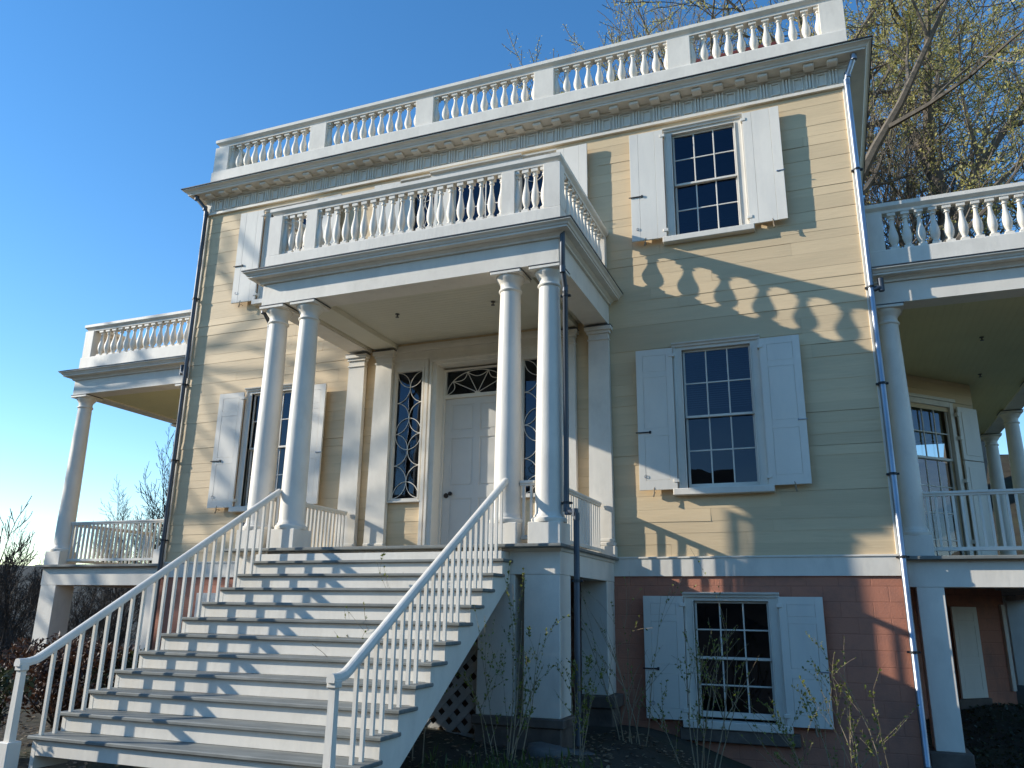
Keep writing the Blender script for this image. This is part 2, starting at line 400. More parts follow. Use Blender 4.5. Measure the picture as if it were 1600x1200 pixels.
# turned balusters
def baluster_mb(h, rb, sq=None):
    """vase baluster of height h and belly radius rb, with square base and cap"""
    m = MB(); sq = sq or rb*.86
    m.box(-sq, sq, -sq, sq, 0, .09*h, .003); m.box(-sq*.98, sq*.98, -sq*.98, sq*.98, .92*h, h, .003)
    p = [(.62, .09), (.72, .105), (.72, .125), (.5, .14), (.52, .16), (.80, .22), (.96, .29), (1.0, .35), (.95, .42), (.82, .50), (.64, .58), (.50, .66), (.42, .74), (.40, .79), (.44, .82), (.62, .83), (.66, .845), (.62, .86), (.50, .87), (.56, .895), (.78, .92)]
    m.lathe([(a*rb, b*h) for a, b in p], n=14); return m

def engaged(m, x0, y, z0, h, rb, s, axis='x'):
    """half baluster standing against a pedestal"""
    b = baluster_mb(h, rb); o = len(m.v)
    for (x, yy, z) in b.v: m.v.append((x0+x, y+yy, z0+z) if axis == 'x' else (x0+yy, y+x, z0+z))
    for f, q in zip(b.f, b.sm): m.f.append(tuple(i+o for i in f)); m.sm.append(q)

def rail_prof(w_, z0, z1):
    h = z1-z0
    return [(-w_*.55, z0), (w_*.55, z0), (w_*.6, z0+.25*h), (w_*.85, z0+.42*h), (w_, z0+.55*h), (w_, z0+.9*h), (w_*.8, z1), (-w_*.8, z1), (-w_, z0+.9*h), (-w_, z0+.55*h), (-w_*.85, z0+.42*h), (-w_*.6, z0+.25*h)]

# roof balustrade
RBY = .2; RX = 6.14
mb = MB(); mb.sweep([(-.15, 7.62), (.15, 7.62), (.15, 8.145), (.145, 8.165), (-.145, 8.165), (-.15, 8.145)], [(-RX, 12), (-RX, RBY), (RX, RBY), (RX, 12)])
rbal = obj('roof_balustrade', mb, WHITE, house)
mb = MB(); mb.sweep(rail_prof(.145, 8.78, 8.96), [(-RX, 12), (-RX, RBY), (RX, RBY), (RX, 12)]); obj('top_rail', mb, WHITE, rbal)
PED = [(-6.30, -5.93), (-3.86, -3.47), (-1.41, -1.03), (1.03, 1.41), (3.47, 3.86), (5.93, 6.30)]
hB = .615; bal = None
for i, (a, b) in enumerate(PED):
    mb = MB(); cx = (a+b)/2; mb.box(a-cx, b-cx, -.11, .11, 0, hB, .006)
    if i > 0: engaged(mb, a-cx-.012, 0, 0, hB, .073, -1)
    if i < 5: engaged(mb, b-cx+.012, 0, 0, hB, .073, 1)
    if i in (0, 5): mb.box(-.165, .165, .1, .33, 0, hB, .006)
    obj('pedestal', mb, WHITE, rbal, (cx, RBY, 8.165))
for i in range(5):
    x0, x1 = PED[i][1]+.012, PED[i+1][0]-.012
    for k in range(1, 10):
        x = x0+(x1-x0)*k/10
        if bal is None: bal = obj('baluster', baluster_mb(hB, .073), WHITE, rbal, (x, RBY, 8.165))
        else: dup(bal, rbal, (x, RBY, 8.165))
for s in (-1, 1):
    mb = MB(); mb.box(-.11, .11, -.19, .19, 0, hB, .006); obj('pedestal', mb, WHITE, rbal, (s*RX, 2.9, 8.165))
    for k in range(1, 10): dup(bal, rbal, (s*RX, RBY+.33+2.18*k/10, 8.165))
    mb = MB()
    for j in range(30):
        engaged(mb, s*RX, 3.25+j*.29, 8.165, hB, .073, 1)
    tag(obj('far_balusters', mb, WHITE, rbal), kind='stuff')

# ------------------------------------------------------------------ windows
def pane_mesh(x0, x1, z0, z1, y):
    m = MB(); m.add([(x0, y, z0), (x1, y, z0), (x1, y, z1), (x0, y, z1)], [(0, 1, 2, 3)]); return m
def lights(x0, x1, z0, z1, y, cols, rows, seed):
    m = MB(); q = random.Random(seed)
    for i in range(cols):
        for j in range(rows):
            a, b = x0+(x1-x0)*i/cols, x0+(x1-x0)*(i+1)/cols; c, d = z0+(z1-z0)*j/rows, z0+(z1-z0)*(j+1)/rows
            t, u = q.gauss(0, .0022), q.gauss(0, .0022)
            m.add([(a, y-t-u, c), (b, y+t-u, c), (b, y+t+u, d), (a, y-t+u, d)], [(0, 1, 2, 3)])
    return m
def sash(m, x0, x1, z0, z1, y, cols, rows, st=.045, tr=.045, brl=.045, mun=.02, d=.036):
    m.box(x0, x0+st, y, y+d, z0, z1); m.box(x1-st, x1, y, y+d, z0, z1)
    m.box(x0+st, x1-st, y+.002, y+d-.002, z1-tr, z1); m.box(x0+st, x1-st, y+.002, y+d-.002, z0, z0+brl)
    for i in range(1, cols):
        x = x0+st+(x1-x0-2*st)*i/cols; m.box(x-mun/2, x+mun/2, y+.006, y+d-.006, z0+brl, z1-tr, .003)
    for i in range(1, rows):
        z = z0+brl+(z1-tr-z0-brl)*i/rows; m.box(x0+st, x1-st, y+.009, y+d-.009, z-mun/2, z+mun/2, .003)
def make_window(cx, zs, zh, blind=False, stone=False, sash_gap=0.0):
    """zs = underside of sill, zh = top of head"""
    m = MB(); zo, zi = zs+.10, zh-.11
    m.box(-.62, -.50, -.045, .02, zo, zh-.05); m.box(.50, .62, -.045, .02, zo, zh-.05)
    m.box(-.50, .50, -.043, .02, zi, zh-.05)
    for s in (-1, 1):
        m.box(s*.50, s*.515, -.062, .1, zo, zi); m.box(s*.605, s*.635, -.06, .015, zo, zh-.05)
    m.box(-.545, .545, .02, .12, zi, zi+.05); m.box(-.545, -.5, .021, .119, zo, zi); m.box(.5, .545, .021, .119, zo, zi)
    fr = obj('window', m, WHITE, house, (cx, 0, 0))
    m = MB(); m.sweep([(0, zh-.06), (.07, zh-.06), (.075, zh-.035), (.10, zh-.02), (.105, zh), (0, zh+.01)], [(-.645, 0), (.645, 0)]); obj('header', m, WHITE, fr, (cx, 0, 0))
    m = MB(); m.box(-.70, .70, -.13, .1, zs, zo-.003, .008); obj('sill', m, WHITE, fr, (cx, 0, 0))
    zm = (zo+zi)/2+.02
    m = MB(); sash(m, -.5, .5, zm-.02, zi, .015, 3, 2, .03, .03, .036); obj('upper_sash', m, WHITE, fr, (cx, 0, 0))
    m = MB(); sash(m, -.5, .5, zo+sash_gap, zm+.018, .055, 3, 2, .035, .036, .075); obj('lower_sash', m, WHITE, fr, (cx, 0, 0))
    obj('pane', lights(-.47, .47, zm, zi-.03, .034, 3, 2, cx*7+zs), GLASS, fr, (cx, 0, 0), fix=False)
    obj('pane', lights(-.465, .465, zo+.06+sash_gap, zm, .074, 3, 2, cx*5+zs), GLASS, fr, (cx, 0, 0), fix=False)
    if stone:
        m = MB(); m.box(-.75, .78, -.10, .1, zs-.16, zs-.003, .01); obj('stone_sill', m, STONE, fr, (cx, 0, 0))
    if blind:
        m = MB()
        for k in range(26): 
            z = zi-.03-k*.034
            if z > zm: m.hexa([(-.5, .14, z-.014), (.5, .14, z-.014), (.5, .165, z-.004), (-.5, .165, z-.004), (-.5, .14, z-.012), (.5, .14, z-.012), (.5, .165, z-.002), (-.5, .165, z-.002)])
        obj('blind', m, BLIND, fr, (cx, 0, 0))
    return fr
make_window(-WX, .87, 3.19); make_window(WX, .87, 3.19, blind=True)
make_window(-WX, 4.87, 6.93); make_window(WX, 4.87, 6.93)
make_window(WX, -2.24, -.49, stone=True, sash_gap=.03); make_window(-WX, -2.24, -.49, stone=True)

def shutter_mb(wd, h, style, flip):
    """origin at the bottom inner corner on the hinge side, spreads to +x (or -x when flip)"""
    m = MB(); s = -1 if flip else 1; d = .034; f = -d
    if style == 'panel':
        stl = .10
        zz = [0, .14, .40*h-.06, .40*h+.06, .815*h-.045, .815*h+.045, h-.10, h]
        m.box(0, s*stl, f, 0, 0, h, .002); m.box(s*(wd-stl), s*wd, f, 0, 0, h, .002)
        for k in (0, 2, 4, 6): m.box(s*stl, s*(wd-stl), f+.0004, -.001, zz[k], zz[k+1], .0006)
        for k in (1, 3, 5): m.box(s*(stl+.0024), s*(wd-stl-.0024), f+.002, -.006, zz[k]+.001, zz[k+1]-.001, .003)
    else:
        n = 3; ws = [.0, .25, .74, 1.0]
        for k in range(n): m.box(s*(wd*ws[k]+.0012), s*(wd*ws[k+1]-.0012), f+.0006*(k % 2), 0, 0, h, .002)
        for z in (.1, .9): m.box(s*.04, s*(wd-.04), .0005, .012, z*h-.05, z*h+.05)
    return m
def add_shutters(cx, half, z0, z1, wd, style, yoff=-.075):
    for s in (-1, 1):
        off = yoff-.012
        sh = obj('shutter', shutter_mb(wd, z1-z0, style, s < 0), SHUT, house, (cx+s*half, off, z0))
        X = cx+s*half
        sh.rotation_euler.z = s*rad(1.6)*(-1)
        def part(nm, m, mt):
            o = obj(nm, m, mt, sh, (X, off, z0)); return o
        m = MB(); zb = (z1-z0)*(.40 if s < 0 else .42)
        if s < 0:
            m.bar((-wd-.03, -.046, zb), (-wd+.19, -.046, zb), .016, .016); m.box(-wd+.17, -wd+.20, -.055, -.035, zb-.02, zb+.02)
        else:
            m.bar((wd-.11, -.042, zb), (wd+.02, -.042, zb), .012, .012); m.box(wd-.11, wd-.09, -.05, -.034, zb-.012, zb+.012)
        part('shutter_bolt', m, ZINC if s > 0 else IRON)
        if s < 0:
            m = MB(); p = [(-wd+.10+.022*math.cos(a*math.pi/6), -.042, .20+.022*math.sin(a*math.pi/6)) for a in range(13)]; m.tube(p, .004, 5); part('ring_pull', m, ZINC)
        for hz in (.10, (z1-z0)-.14):
            m = MB(); m.box(-s*.03, s*.05, -.046, .03, hz, hz+.05); part('hinge', m, SHUT)
        # shutter dog below
        m = MB(); xd = s*(wd*.62); m.tube([(xd, .07, -.03), (xd, -.02, -.03), (xd, -.03, -.03)], .006, 6)
        m.tube([(xd-.01*s, -.03, .04), (xd, -.035, -.0), (xd, -.035, -.06), (xd+.015*s, -.035, -.10)], [.006, .009, .011, .016], 6); part('shutter_dog', m, TWIG)
for (cx, z0, z1, st) in ((WX, .957, 3.108, 'panel'), (-WX, .957, 3.108, 'panel'), (WX, 4.955, 6.90, 'board'), (-WX, 4.955, 6.90, 'board'), (WX, -2.15, -.54, 'panel'), (-WX, -2.15, -.54, 'panel')):
    add_shutters(cx, .635, z0, z1, .555, st)
add_shutters(0, 1.53, 4.6, 6.92, .55, 'board')

# tripartite window above the portico
m = MB(); ZH = 6.86
for (a, b) in ((-1.50, -1.30), (-.84, -.48), (.48, .84), (1.30, 1.50)): m.box(a, b, -.05, .10, 4.5, ZH)
for (a, b) in ((-.84, -.76), (-.56, -.48), (.48, .56), (.76, .84)): m.box(a+.005, b-.005, -.065, -.049, 4.52, ZH-.01)
m.box(-1.3, -.84, -.03, .1, ZH-.1, ZH); m.box(.84, 1.3, -.03, .1, ZH-.1, ZH); m.box(-.48, .48, -.032, .1, ZH-.08, ZH)
m.box(-1.5, 1.5, -.10, .1, 4.42, 4.498)
tri = obj('tripartite_window', m, WHITE, house)
m = MB(); hp = [(0, ZH), (.075, ZH), (.08, ZH+.04), (.12, ZH+.06), (.125, ZH+.085), (0, ZH+.095)]
m.sweep([(o, z+.002) for o, z in hp], [(-1.53, 0), (-.90, 0)]); m.sweep([(o, z+.002) for o, z in hp], [(.90, 0), (1.53, 0)]); m.sweep([(o*1.45, z+.012) for o, z in hp], [(-.895, 0), (.895, 0)]); obj('header', m, WHITE, tri)
m = MB(); sash(m, -.48, .48, 5.62, ZH-.08, .02, 3, 2, .035, .035, .036); obj('upper_sash', m, WHITE, tri)
m = MB(); sash(m, -.48, .48, 4.5, 5.66, .06, 3, 2, .035, .036, .07); obj('lower_sash', m, WHITE, tri)
def arc(c, r, a0, a1, n=14): return [(c[0]+r*math.cos(a0+(a1-a0)*i/n), c[1]+r*math.sin(a0+(a1-a0)*i/n)) for i in range(n+1)]
def tracery(x0, x1, z0, z1, y, ncross=4, r=.0065):
    """interlaced arcs: half circles on both sides at every crossing, rounds between alternate ones"""
    m = MB(); cx = (x0+x1)/2; R = (x1-x0)/2; H = (z1-z0)/ncross; st = min(H/2, R*1.2)
    def cv(pts): m.tube([(px, y, pz) for px, pz in pts], r, 6)
    for k in range(ncross):
        zc = z0+H*(k+.5)
        cv([(x0+R*math.sin(a*math.pi/14), zc-H/2*math.cos(a*math.pi/14)) for a in range(15)])
        cv([(x1-R*math.sin(a*math.pi/14), zc-H/2*math.cos(a*math.pi/14)) for a in range(15)])
        up_ = k % 2 == 1     # rounds join crossings 1-2, the ends carry half rounds
        for s in (-1, 1):
            if (k % 2 == 0): cv([(cx+s*R*math.sin(a*math.pi/20), zc-H/2+H/2*math.cos(a*math.pi/20)) for a in range(11)])
            else: cv([(cx+s*R*math.sin(a*math.pi/20), zc+H/2-H/2*math.cos(a*math.pi/20)) for a in range(11)])
        m.box(cx-.012, cx+.012, y-.012, y+.008, zc-.012, zc+.012)
    return m
for s in (-1, 1):
    a, b = sorted((s*.86, s*1.28))
    obj('tracery', tracery(a, b, 4.55, ZH-.1, .03, 4), WHITE, tri)
    obj('pane', pane_mesh(a-.02, b+.02, 4.5, ZH-.09, .045), GLASS, tri, fix=False)
obj('pane', pane_mesh(-.46, .46, 5.64, ZH-.1, .038), GLASS, tri, fix=False); obj('pane', pane_mesh(-.46, .46, 4.52, 5.64, .078), GLASS, tri, fix=False)

# ------------------------------------------------------------------ entrance: surround, sidelights, fanlight, door
m = MB()
for s in (-1, 1):
    # sidelight frame
    m.box(s*1.57, s*1.45, -.035, .06, .955, 3.33); m.box(s*.905, s*.865, -.034, .06, .955, 3.33)
    m.box(s*1.45, s*.905, -.033, .06, 3.215, 3.33); m.box(s*1.45, s*.905, -.033, .06, .955, 1.0)
    m.box(s*1.47, s*1.43, -.05, .03, .98, 3.24); m.box(s*.925, s*.89, -.05, .03, .98, 3.24); m.box(s*1.43, s*.925, -.049, .03, 3.20, 3.24)
    m.box(s*1.60, s*.855, -.075, .05, .93, .955)
    # door casing, stepped mouldings
    m.box(s*.864, s*.80, -.07, .05, 0, 3.36); m.box(s*.80, s*.765, -.05, .05, 0, 3.34); m.box(s*.765, s*.725, -.085, .05, 0, 3.32); m.box(s*.725, s*.66, -.06, .05, 0, 3.30)
    m.box(s*.66, s*.64, -.055, .32, 0, 3.27); m.box(s*.655, s*.60, .20, .30, 0, 3.24)
m.box(-.80, .80, -.052, .05, 3.34, 3.40); m.box(-.765, .765, -.087, .05, 3.32, 3.36); m.box(-.725, .725, -.062, .05, 3.30, 3.33); m.box(-.66, .66, -.056, .32, 3.27, 3.30)
m.box(-.60, .60, .20, .30, 3.205, 3.24); m.box(-.60, .60, .19, .31, 2.715, 2.775)
m.box(-1.60, 1.60, -.03, .05, 3.33, 3.68) ; m.box(-1.60, 1.60, -.05, .0, 3.40, 3.45); m.box(-1.6, 1.6, -.06, .0, 3.55, 3.62)
sur = obj('door_surround', m, WHITE, house)
for s in (-1, 1):
    m = MB(); clapboards(m, min(s*1.6, s*.864), max(s*1.6, s*.864), 0, .93, [], 30+s, y=-.002); m.add([(s*1.6, .012, 0), (s*.864, .012, 0), (s*.864, .012, .93), (s*1.6, .012, .93)], [(0, 1, 2, 3)])
    obj('apron_panel', m, YEL, sur, fix=False)
m = MB(); m.box(-.66, .66, .0, .33, -.03, .022, .006); obj('threshold', m, TREAD, sur)
for s in (-1, 1):
    a, b = sorted((s*1.44, s*.915)); m = MB()
    m.box(a, a+.014, .0, .03, 1.0, 3.2); m.box(b-.014, b, .0, .03, 1.0, 3.2)
    sd = obj('sidelight', m, WHITE, house)
    obj('tracery', tracery(a+.014, b-.014, 1.01, 3.2, .012, 4), WHITE, sd)
    obj('pane', pane_mesh(a, b, .99, 3.22, .028), GLASS, sd, fix=False)
    m = MB()      # dim curtain inside the sidelight
    m.add([(a+.25 if s < 0 else a, .3, .9), (b if s < 0 else b-.3, .3, .9), (b if s < 0 else b-.3, .3, 3.3), (a+.25 if s < 0 else a, .3, 3.3)], [(0, 1, 2, 3)])
m = MB(); m.box(-.60, -.585, .215, .25, 2.775, 3.205); m.box(.585, .60, .215, .25, 2.775, 3.205)
fan = obj('fanlight', m, WHITE, house)
m = MB(); hub = (0, 2.79); ys = .228
def cvf(p): m.tube([(a, ys, b) for a, b in p], .007, 6)
E = lambda t: (hub[0]-.575*math.cos(t), hub[1]-.01+.415*math.sin(t))
cvf([E(math.pi*i/28) for i in range(29)])
ang = [0, .62, 1.22, math.pi-1.22, math.pi-.62, math.pi]
for t in ang[1:-1]:
    q = E(t); cvf([hub, q])
for i in range(5):
    p, q = Vector(E(ang[i])), Vector(E(ang[i+1])); c = (p+q)/2; d = Vector(hub)-c; d.normalize()
    cvf([tuple(p.lerp(q, k/10)+d*.085*math.sin(math.pi*k/10)) for k in range(11)])
m.lathe([(.05, 0), (.05, .02), (.02, .035)], (0, ys, 2.778), 12)
obj('tracery', m, WHITE, fan)
obj('pane', pane_mesh(-.6, .6, 2.77, 3.21, .242), GLASS, fan, fix=False)
# six panel door
m = MB(); y0, y1 = .235, .285
m.box(-.597, -.47, y0, y1, .025, 2.712, .0006); m.box(.47, .597, y0, y1, .025, 2.712, .0006); m.box(-.06, .06, y0+.0006, y1, .025, 2.712, .0006)
zr = [(.025, .26), (1.0, 1.20), (2.02, 2.14), (2.60, 2.712)]
for a, b in zr:
    m.box(-.4705, -.0595, y0+.0003, y1-.001, a, b, .0005); m.box(.0595, .4705, y0+.0003, y1-.001, a, b, .0005)
for i in range(3):
    a, b = zr[i][1], zr[i+1][0]
    for (p, q) in ((-.47, -.06), (.06, .47)):
        m.box(p-.002, q+.002, y0+.012, y1-.002, a-.002, b+.002, .001); m.box(p+.03, q-.03, y0+.004, y0+.03, a+.03, b-.03, .010)
DOORW = mat('door_paint', (.68, .64, .57), .4, .05, 2)
door = obj('front_door', m, DOORW, house)
m = MB(); m.tube([(-.43, .236, 1.08), (-.43, .20, 1.08)], .014, 10); m.tube([(-.43, .21, 1.08), (-.43, .19, 1.08), (-.43, .165, 1.08), (-.43, .158, 1.08)], [.02, .034, .032, .012], 14); obj('door_knob', m, BRASS, door)
m = MB(); m.tube([(-.525, .234, 1.055), (-.525, .218, 1.055)], .042, 18); obj('key_plate', m, BRASS, door)

# ------------------------------------------------------------------ columns and pilasters
def column_mb(h0, h1, rb, rt_):
    """shaft with moulded base and capital between h0 (plinth top) and h1 (under abacus)"""
    H = h1-h0; p = [(rb*1.22, 0), (rb*1.26, .02), (rb*1.26, .045), (rb*1.16, .06), (rb*1.10, .068), (rb*1.10, .082), (rb*1.02, .10)]
    for k in range(13):
        t = k/12; p.append((rb+(rt_-rb)*(t**1.6), .13+(H-.13-.24)*t))
    z = H-.24
    p += [(rt_*1.0, z+.02), (rt_*1.12, z+.03), (rt_*1.16, z+.045), (rt_*1.12, z+.06), (rt_*1.0, z+.07), (rt_*1.0, z+.13), (rt_*1.08, z+.15), (rt_*1.3, z+.19), (rt_*1.42, z+.215), (rt_*1.45, z+.24)]
    m = MB(); m.lathe(p, n=40); return m
def box_mb(a, b, c, d, e, f, ch=.005):
    m = MB(); m.box(a, b, c, d, e, f, ch); return m
def make_column(x, y, zb, zt, proto=None, pl=.205):
    if proto:
        c = dup(proto[0], house, (x, y, zb+.27)); dup(proto[1], c, (x, y, zb)); dup(proto[2], c, (x, y, zt-.05)); dup(proto[3], c, (x, y, zt-.006)); return proto
    c = obj('column', column_mb(0, zt-.05-zb-.27, .176, .137), WHITE, house, (x, y, zb+.27))
    p = obj('plinth', box_mb(-pl, pl, -pl, pl, 0, .27, .006), WHITE, c, (x, y, zb))
    a = obj('abacus', box_mb(-.215, .215, -.215, .215, 0, .043, .006), WHITE, c, (x, y, zt-.05))
    fl = obj('flashing', box_mb(-.222, .222, -.222, .222, 0, .011, .002), LEAD, c, (x, y, zt-.006))
    return (c, p, a, fl)
ZE = 3.63; PY = -2.38
pc = make_column(2.175, PY, 0, ZE-.012)
for x in (1.62, -1.62, -2.175): make_column(x, PY, 0, ZE-.012, pc)
for x in (2.215, 1.66, -1.66, -2.215):
    m = MB()
    V = [(-.185, -.12, .27), (.185, -.12, .27), (.185, -.02, .27), (-.185, -.02, .27), (-.16, -.11, 3.36), (.16, -.11, 3.36), (.16, -.02, 3.36), (-.16, -.02, 3.36)]
    m.hexa(V); m.box(-.175, .175, -.128, -.02, 3.36, 3.385); m.box(-.162, .162, -.112, -.02, 3.385, 3.47); m.box(-.185, .185, -.135, -.02, 3.47, 3.52); m.box(-.215, .215, -.16, -.02, 3.52, 3.585)
    m.box(-.205, .205, -.145, -.02, .16, .22, .012); m.box(-.215, .215, -.155, -.02, .0, .16, .006); m.box(-.192, .192, -.13, -.02, .22, .27, .01)
    pl = obj('pilaster', m, WHITE, house, (x, 0, 0)); obj('flashing', box_mb(-.22, .22, -.165, -.02, 3.586, 3.598, .002), LEAD, pl, (x, 0, 0))

# portico entablature, ceiling and roof edge
XE, YE = 2.37, 2.575
m = MB(); ep = [(-.38, ZE), (0, ZE), (0, 3.965), (-.38, 3.965)]
ppath = [(-XE, -.005), (-XE, -YE), (XE, -YE), (XE, -.005)]
m.sweep(ep, ppath); 
ent = obj('portico_entablature', m, WHITE, house)
m = MB(); cp = [(-.05, 3.967), (.035, 3.967), (.04, 3.99), (.075, 4.015), (.085, 4.03), (.17, 4.035), (.17, 4.06), (.185, 4.065), (.20, 4.09), (.225, 4.105), (.235, 4.11), (.235, 4.125), (-.05, 4.128)]
m.sweep(cp, ppath); obj('cornice', m, WHITE, ent)
m = MB(); m.sweep([(-.05, 4.130), (.245, 4.127), (.245, 4.142), (-.05, 4.16)], ppath); m.box(-XE+.05, XE-.05, -YE+.05, -.01, 4.12, 4.158, .002); obj('roof_edge', m, ROOFM, ent)
def plank_ceiling(x0, x1, y0, y1, z, axis, step=.09):
    m = MB(); n = int(((y1-y0) if axis == 'x' else (x1-x0))/step)
    for i in range(n):
        if axis == 'x': a = y0+(y1-y0)*i/n; b = y0+(y1-y0)*(i+1)/n; m.box(x0, x1, a, b, z, z+.02, .004)
        else: a = x0+(x1-x0)*i/n; b = x0+(x1-x0)*(i+1)/n; m.box(a, b, y0, y1, z, z+.02, .004)
    return m
obj('ceiling', plank_ceiling(-XE+.37, XE-.37, -YE+.37, -.01, 3.72, 'x'), CEIL, ent)
m = MB()
for s in (-1, 1):
    m.box(s*(XE-.38), s*(XE-.40), -YE+.38, -.02, 3.66, 3.72)
    m.box(s*1.44, s*1.86, -YE+.381, -.02, 3.632, 3.7195)
m.box(-XE+.40, XE-.40, -YE+.38, -YE+.40, 3.66, 3.72)
obj('ceiling_trim', m, CEIL, ent)
m = MB(); m.lathe([(.012, 0), (.035, -.004), (.035, -.012), (.012, -.02), (.01, -.05), (.03, -.055), (.03, -.06), (.008, -.062)][::-1], (0, 0, 0), 12)
spk = obj('sprinkler_head', m, SPRK, ent, (-.70, -1.38, 3.72)); dup(spk, ent, (.93, -1.36, 3.72))

# balcony balustrade on the portico
BX, BY = 2.29, -2.47; bpath = [(-BX, -.03), (-BX, BY), (BX, BY), (BX, -.03)]
m = MB(); m.sweep([(-.10, 4.155), (.10, 4.155), (.10, 4.435), (.095, 4.448), (-.095, 4.448), (-.10, 4.435)], bpath); bb = obj('balcony_balustrade', m, WHITE, house)
m = MB(); m.sweep(rail_prof(.105, 5.12, 5.265), bpath); obj('top_rail', m, WHITE, bb)
hb2 = 5.12-4.448; rb2 = .058; zb2 = 4.448
PB = [(-2.39, -2.15), (-1.72, -1.52), (1.52, 1.72), (2.15, 2.39)]
for i, (a, b) in enumerate(PB):
    m = MB(); cx = (a+b)/2; m.box(a-cx, b-cx, -.095 if i in (0, 3) else -.07, .095 if i in (0, 3) else .07, 0, hb2, .005)
    if i > 0: engaged(m, a-cx-.012, 0, 0, hb2, rb2, -1)
    if i < 3: engaged(m, b-cx+.012, 0, 0, hb2, rb2, 1)
    obj('pedestal', m, WHITE, bb, (cx, BY, zb2))
b2 = obj('baluster', baluster_mb(hb2, rb2), WHITE, bb, (0, BY, zb2)); first = True
for (x0, x1, n) in ((PB[0][1], PB[1][0], 3), (PB[1][1], PB[2][0], 19), (PB[2][1], PB[3][0], 3)):
    for k in range(1, n):
        L = (x0+.012+(x1-x0-.024)*k/n, BY, zb2)
        if first: b2.location = Vector(L)-WP[bb.name]; first = False
        else: dup(b2, bb, L)
for s in (-1, 1):
    for k in range(1, 12): dup(b2, bb, (s*BX, BY+.10+(2.28)*k/12, zb2))
    m = MB(); m.box(-.07, .07, -.06, .06, 0, hb2); obj('pedestal', m, WHITE, bb, (s*BX, -.09, zb2))

# portico floor, beams, piers, bases, lattice
m = MB(); m.box(-2.45, 2.45, -2.754, -.02, -.042, 0, .010); fl = obj('portico_floor', m, TREAD, house)
m = MB(); m.sweep([(-.30, -.345), (0, -.345), (0, -.085), (.02, -.075), (.03, -.05), (.05, -.044), (-.30, -.044)], [(-2.37, -.005), (-2.37, -2.56), (2.37, -2.56), (2.37, -.005)]); obj('floor_beam', m, WHITE, fl)
pp = []
for (x0, x1, y0, y1) in ((1.92, 2.365, -2.555, -2.13), (1.33, 1.80, -2.553, -2.13)):
    for s in (1, -1):
        m = MB(); m.box(s*x0, s*x1, y0, y1, -1.93, -.346, .006); obj('portico_pier', m, WHITE, house)
for s in (1, -1):
    m = MB(); m.box(s*1.98, s*2.365, -.42, -.005, -1.86, -.346, .006); obj('portico_pier', m, WHITE, house)
    m = MB(); m.box(s*1.95, s*2.47, -.50, -.004, -2.02, -1.863, .01); m.box(s*1.97, s*2.42, -.46, -.004, -3, -2.022, .01); obj('pier_base', m, STONE, house)
for s in (1, -1):
    m = MB(); m.box(s*1.29, s*2.42, -2.60, -2.125, -2.03, -1.932, .01); m.box(s*1.32, s*2.38, -2.57, -2.127, -2.8, -2.032, .01); obj('pier_base', m, STONE, house)
m = MB(); y = -2.42; X0, X1, Z0, Z1 = -1.32, 1.32, -2.16, -.38
for i in range(60):
    c = Z0-X1+i*.205
    xa, xb = max(X0, Z0-c), min(X1, Z1-c)
    if xb-xa > .06: m.bar((xa, y, xa+c), (xb, y, xb+c), .078, .010, (0, -1, 0), .002)
    c = Z0+X0+i*.205
    xa, xb = max(X0, c-Z1), min(X1, c-Z0)
    if xb-xa > .06: m.bar((xa, y+.011, c-xa), (xb, y+.011, c-xb), .078, .010, (0, -1, 0), .002)
m.box(-1.28, 1.28, y-.006, y+.02, -2.22, -2.165)
obj('lattice_panel', m, LATT, house)
m = MB(); m.box(-2.34, -2.2, -2.125, -.425, -2.6, -.35); obj('crawlspace_light_block', m, STONE, house)  # unseen wall added to keep the sun out from behind the lattice
m = MB(); m.box(-1.9, 1.9, -2.12, -2.02, -2.6, -.35); obj('crawlspace_light_block', m, STONE, house)  # dark sheet added behind the lattice so its gaps read as shade

# porch railings with square pickets
def railing(p, q, ztop, zbot, n, parent=None, name='porch_railing', wd=.062, pk=.017, legs=True, proto={}):
    p, q = Vector((p[0], p[1], 0)), Vector((q[0], q[1], 0)); d = (q-p); l = d.length
    m = MB(); m.bar(p+Vector((0, 0, zbot)), q+Vector((0, 0, zbot)), .055, .05)
    r = obj(name, m, WHITE, parent or house)
    m = MB(); m.bar(p+Vector((0, 0, ztop-.02)), q+Vector((0, 0, ztop-.02)), wd*1.25, .038, c=.012); m.bar(p+Vector((0, 0, ztop-.05)), q+Vector((0, 0, ztop-.05)), wd*.8, .03); obj('handrail', m, WHITE, r)
    h = ztop-.065-zbot-.025; a = math.atan2(d.y, d.x); key = (round(h, 3), pk)
    for k in range(n):
        c = p+d*((k+.5)/n); L = (c.x, c.y, zbot+.025)
        if key not in proto:
            m = MB(); m.box(-pk, pk, -pk, pk, 0, h, .003); proto[key] = obj('picket', m, WHITE, r, L); proto[key].rotation_euler.z = a
        else: dup(proto[key], r, L, a)
    return r
for s in (-1, 1):
    railing((s*2.17, -2.2), (s*2.2, -.15), .80, .10, 20)
    railing((s*1.80, -2.40), (s*2.0, -2.40), .80, .10, 2)

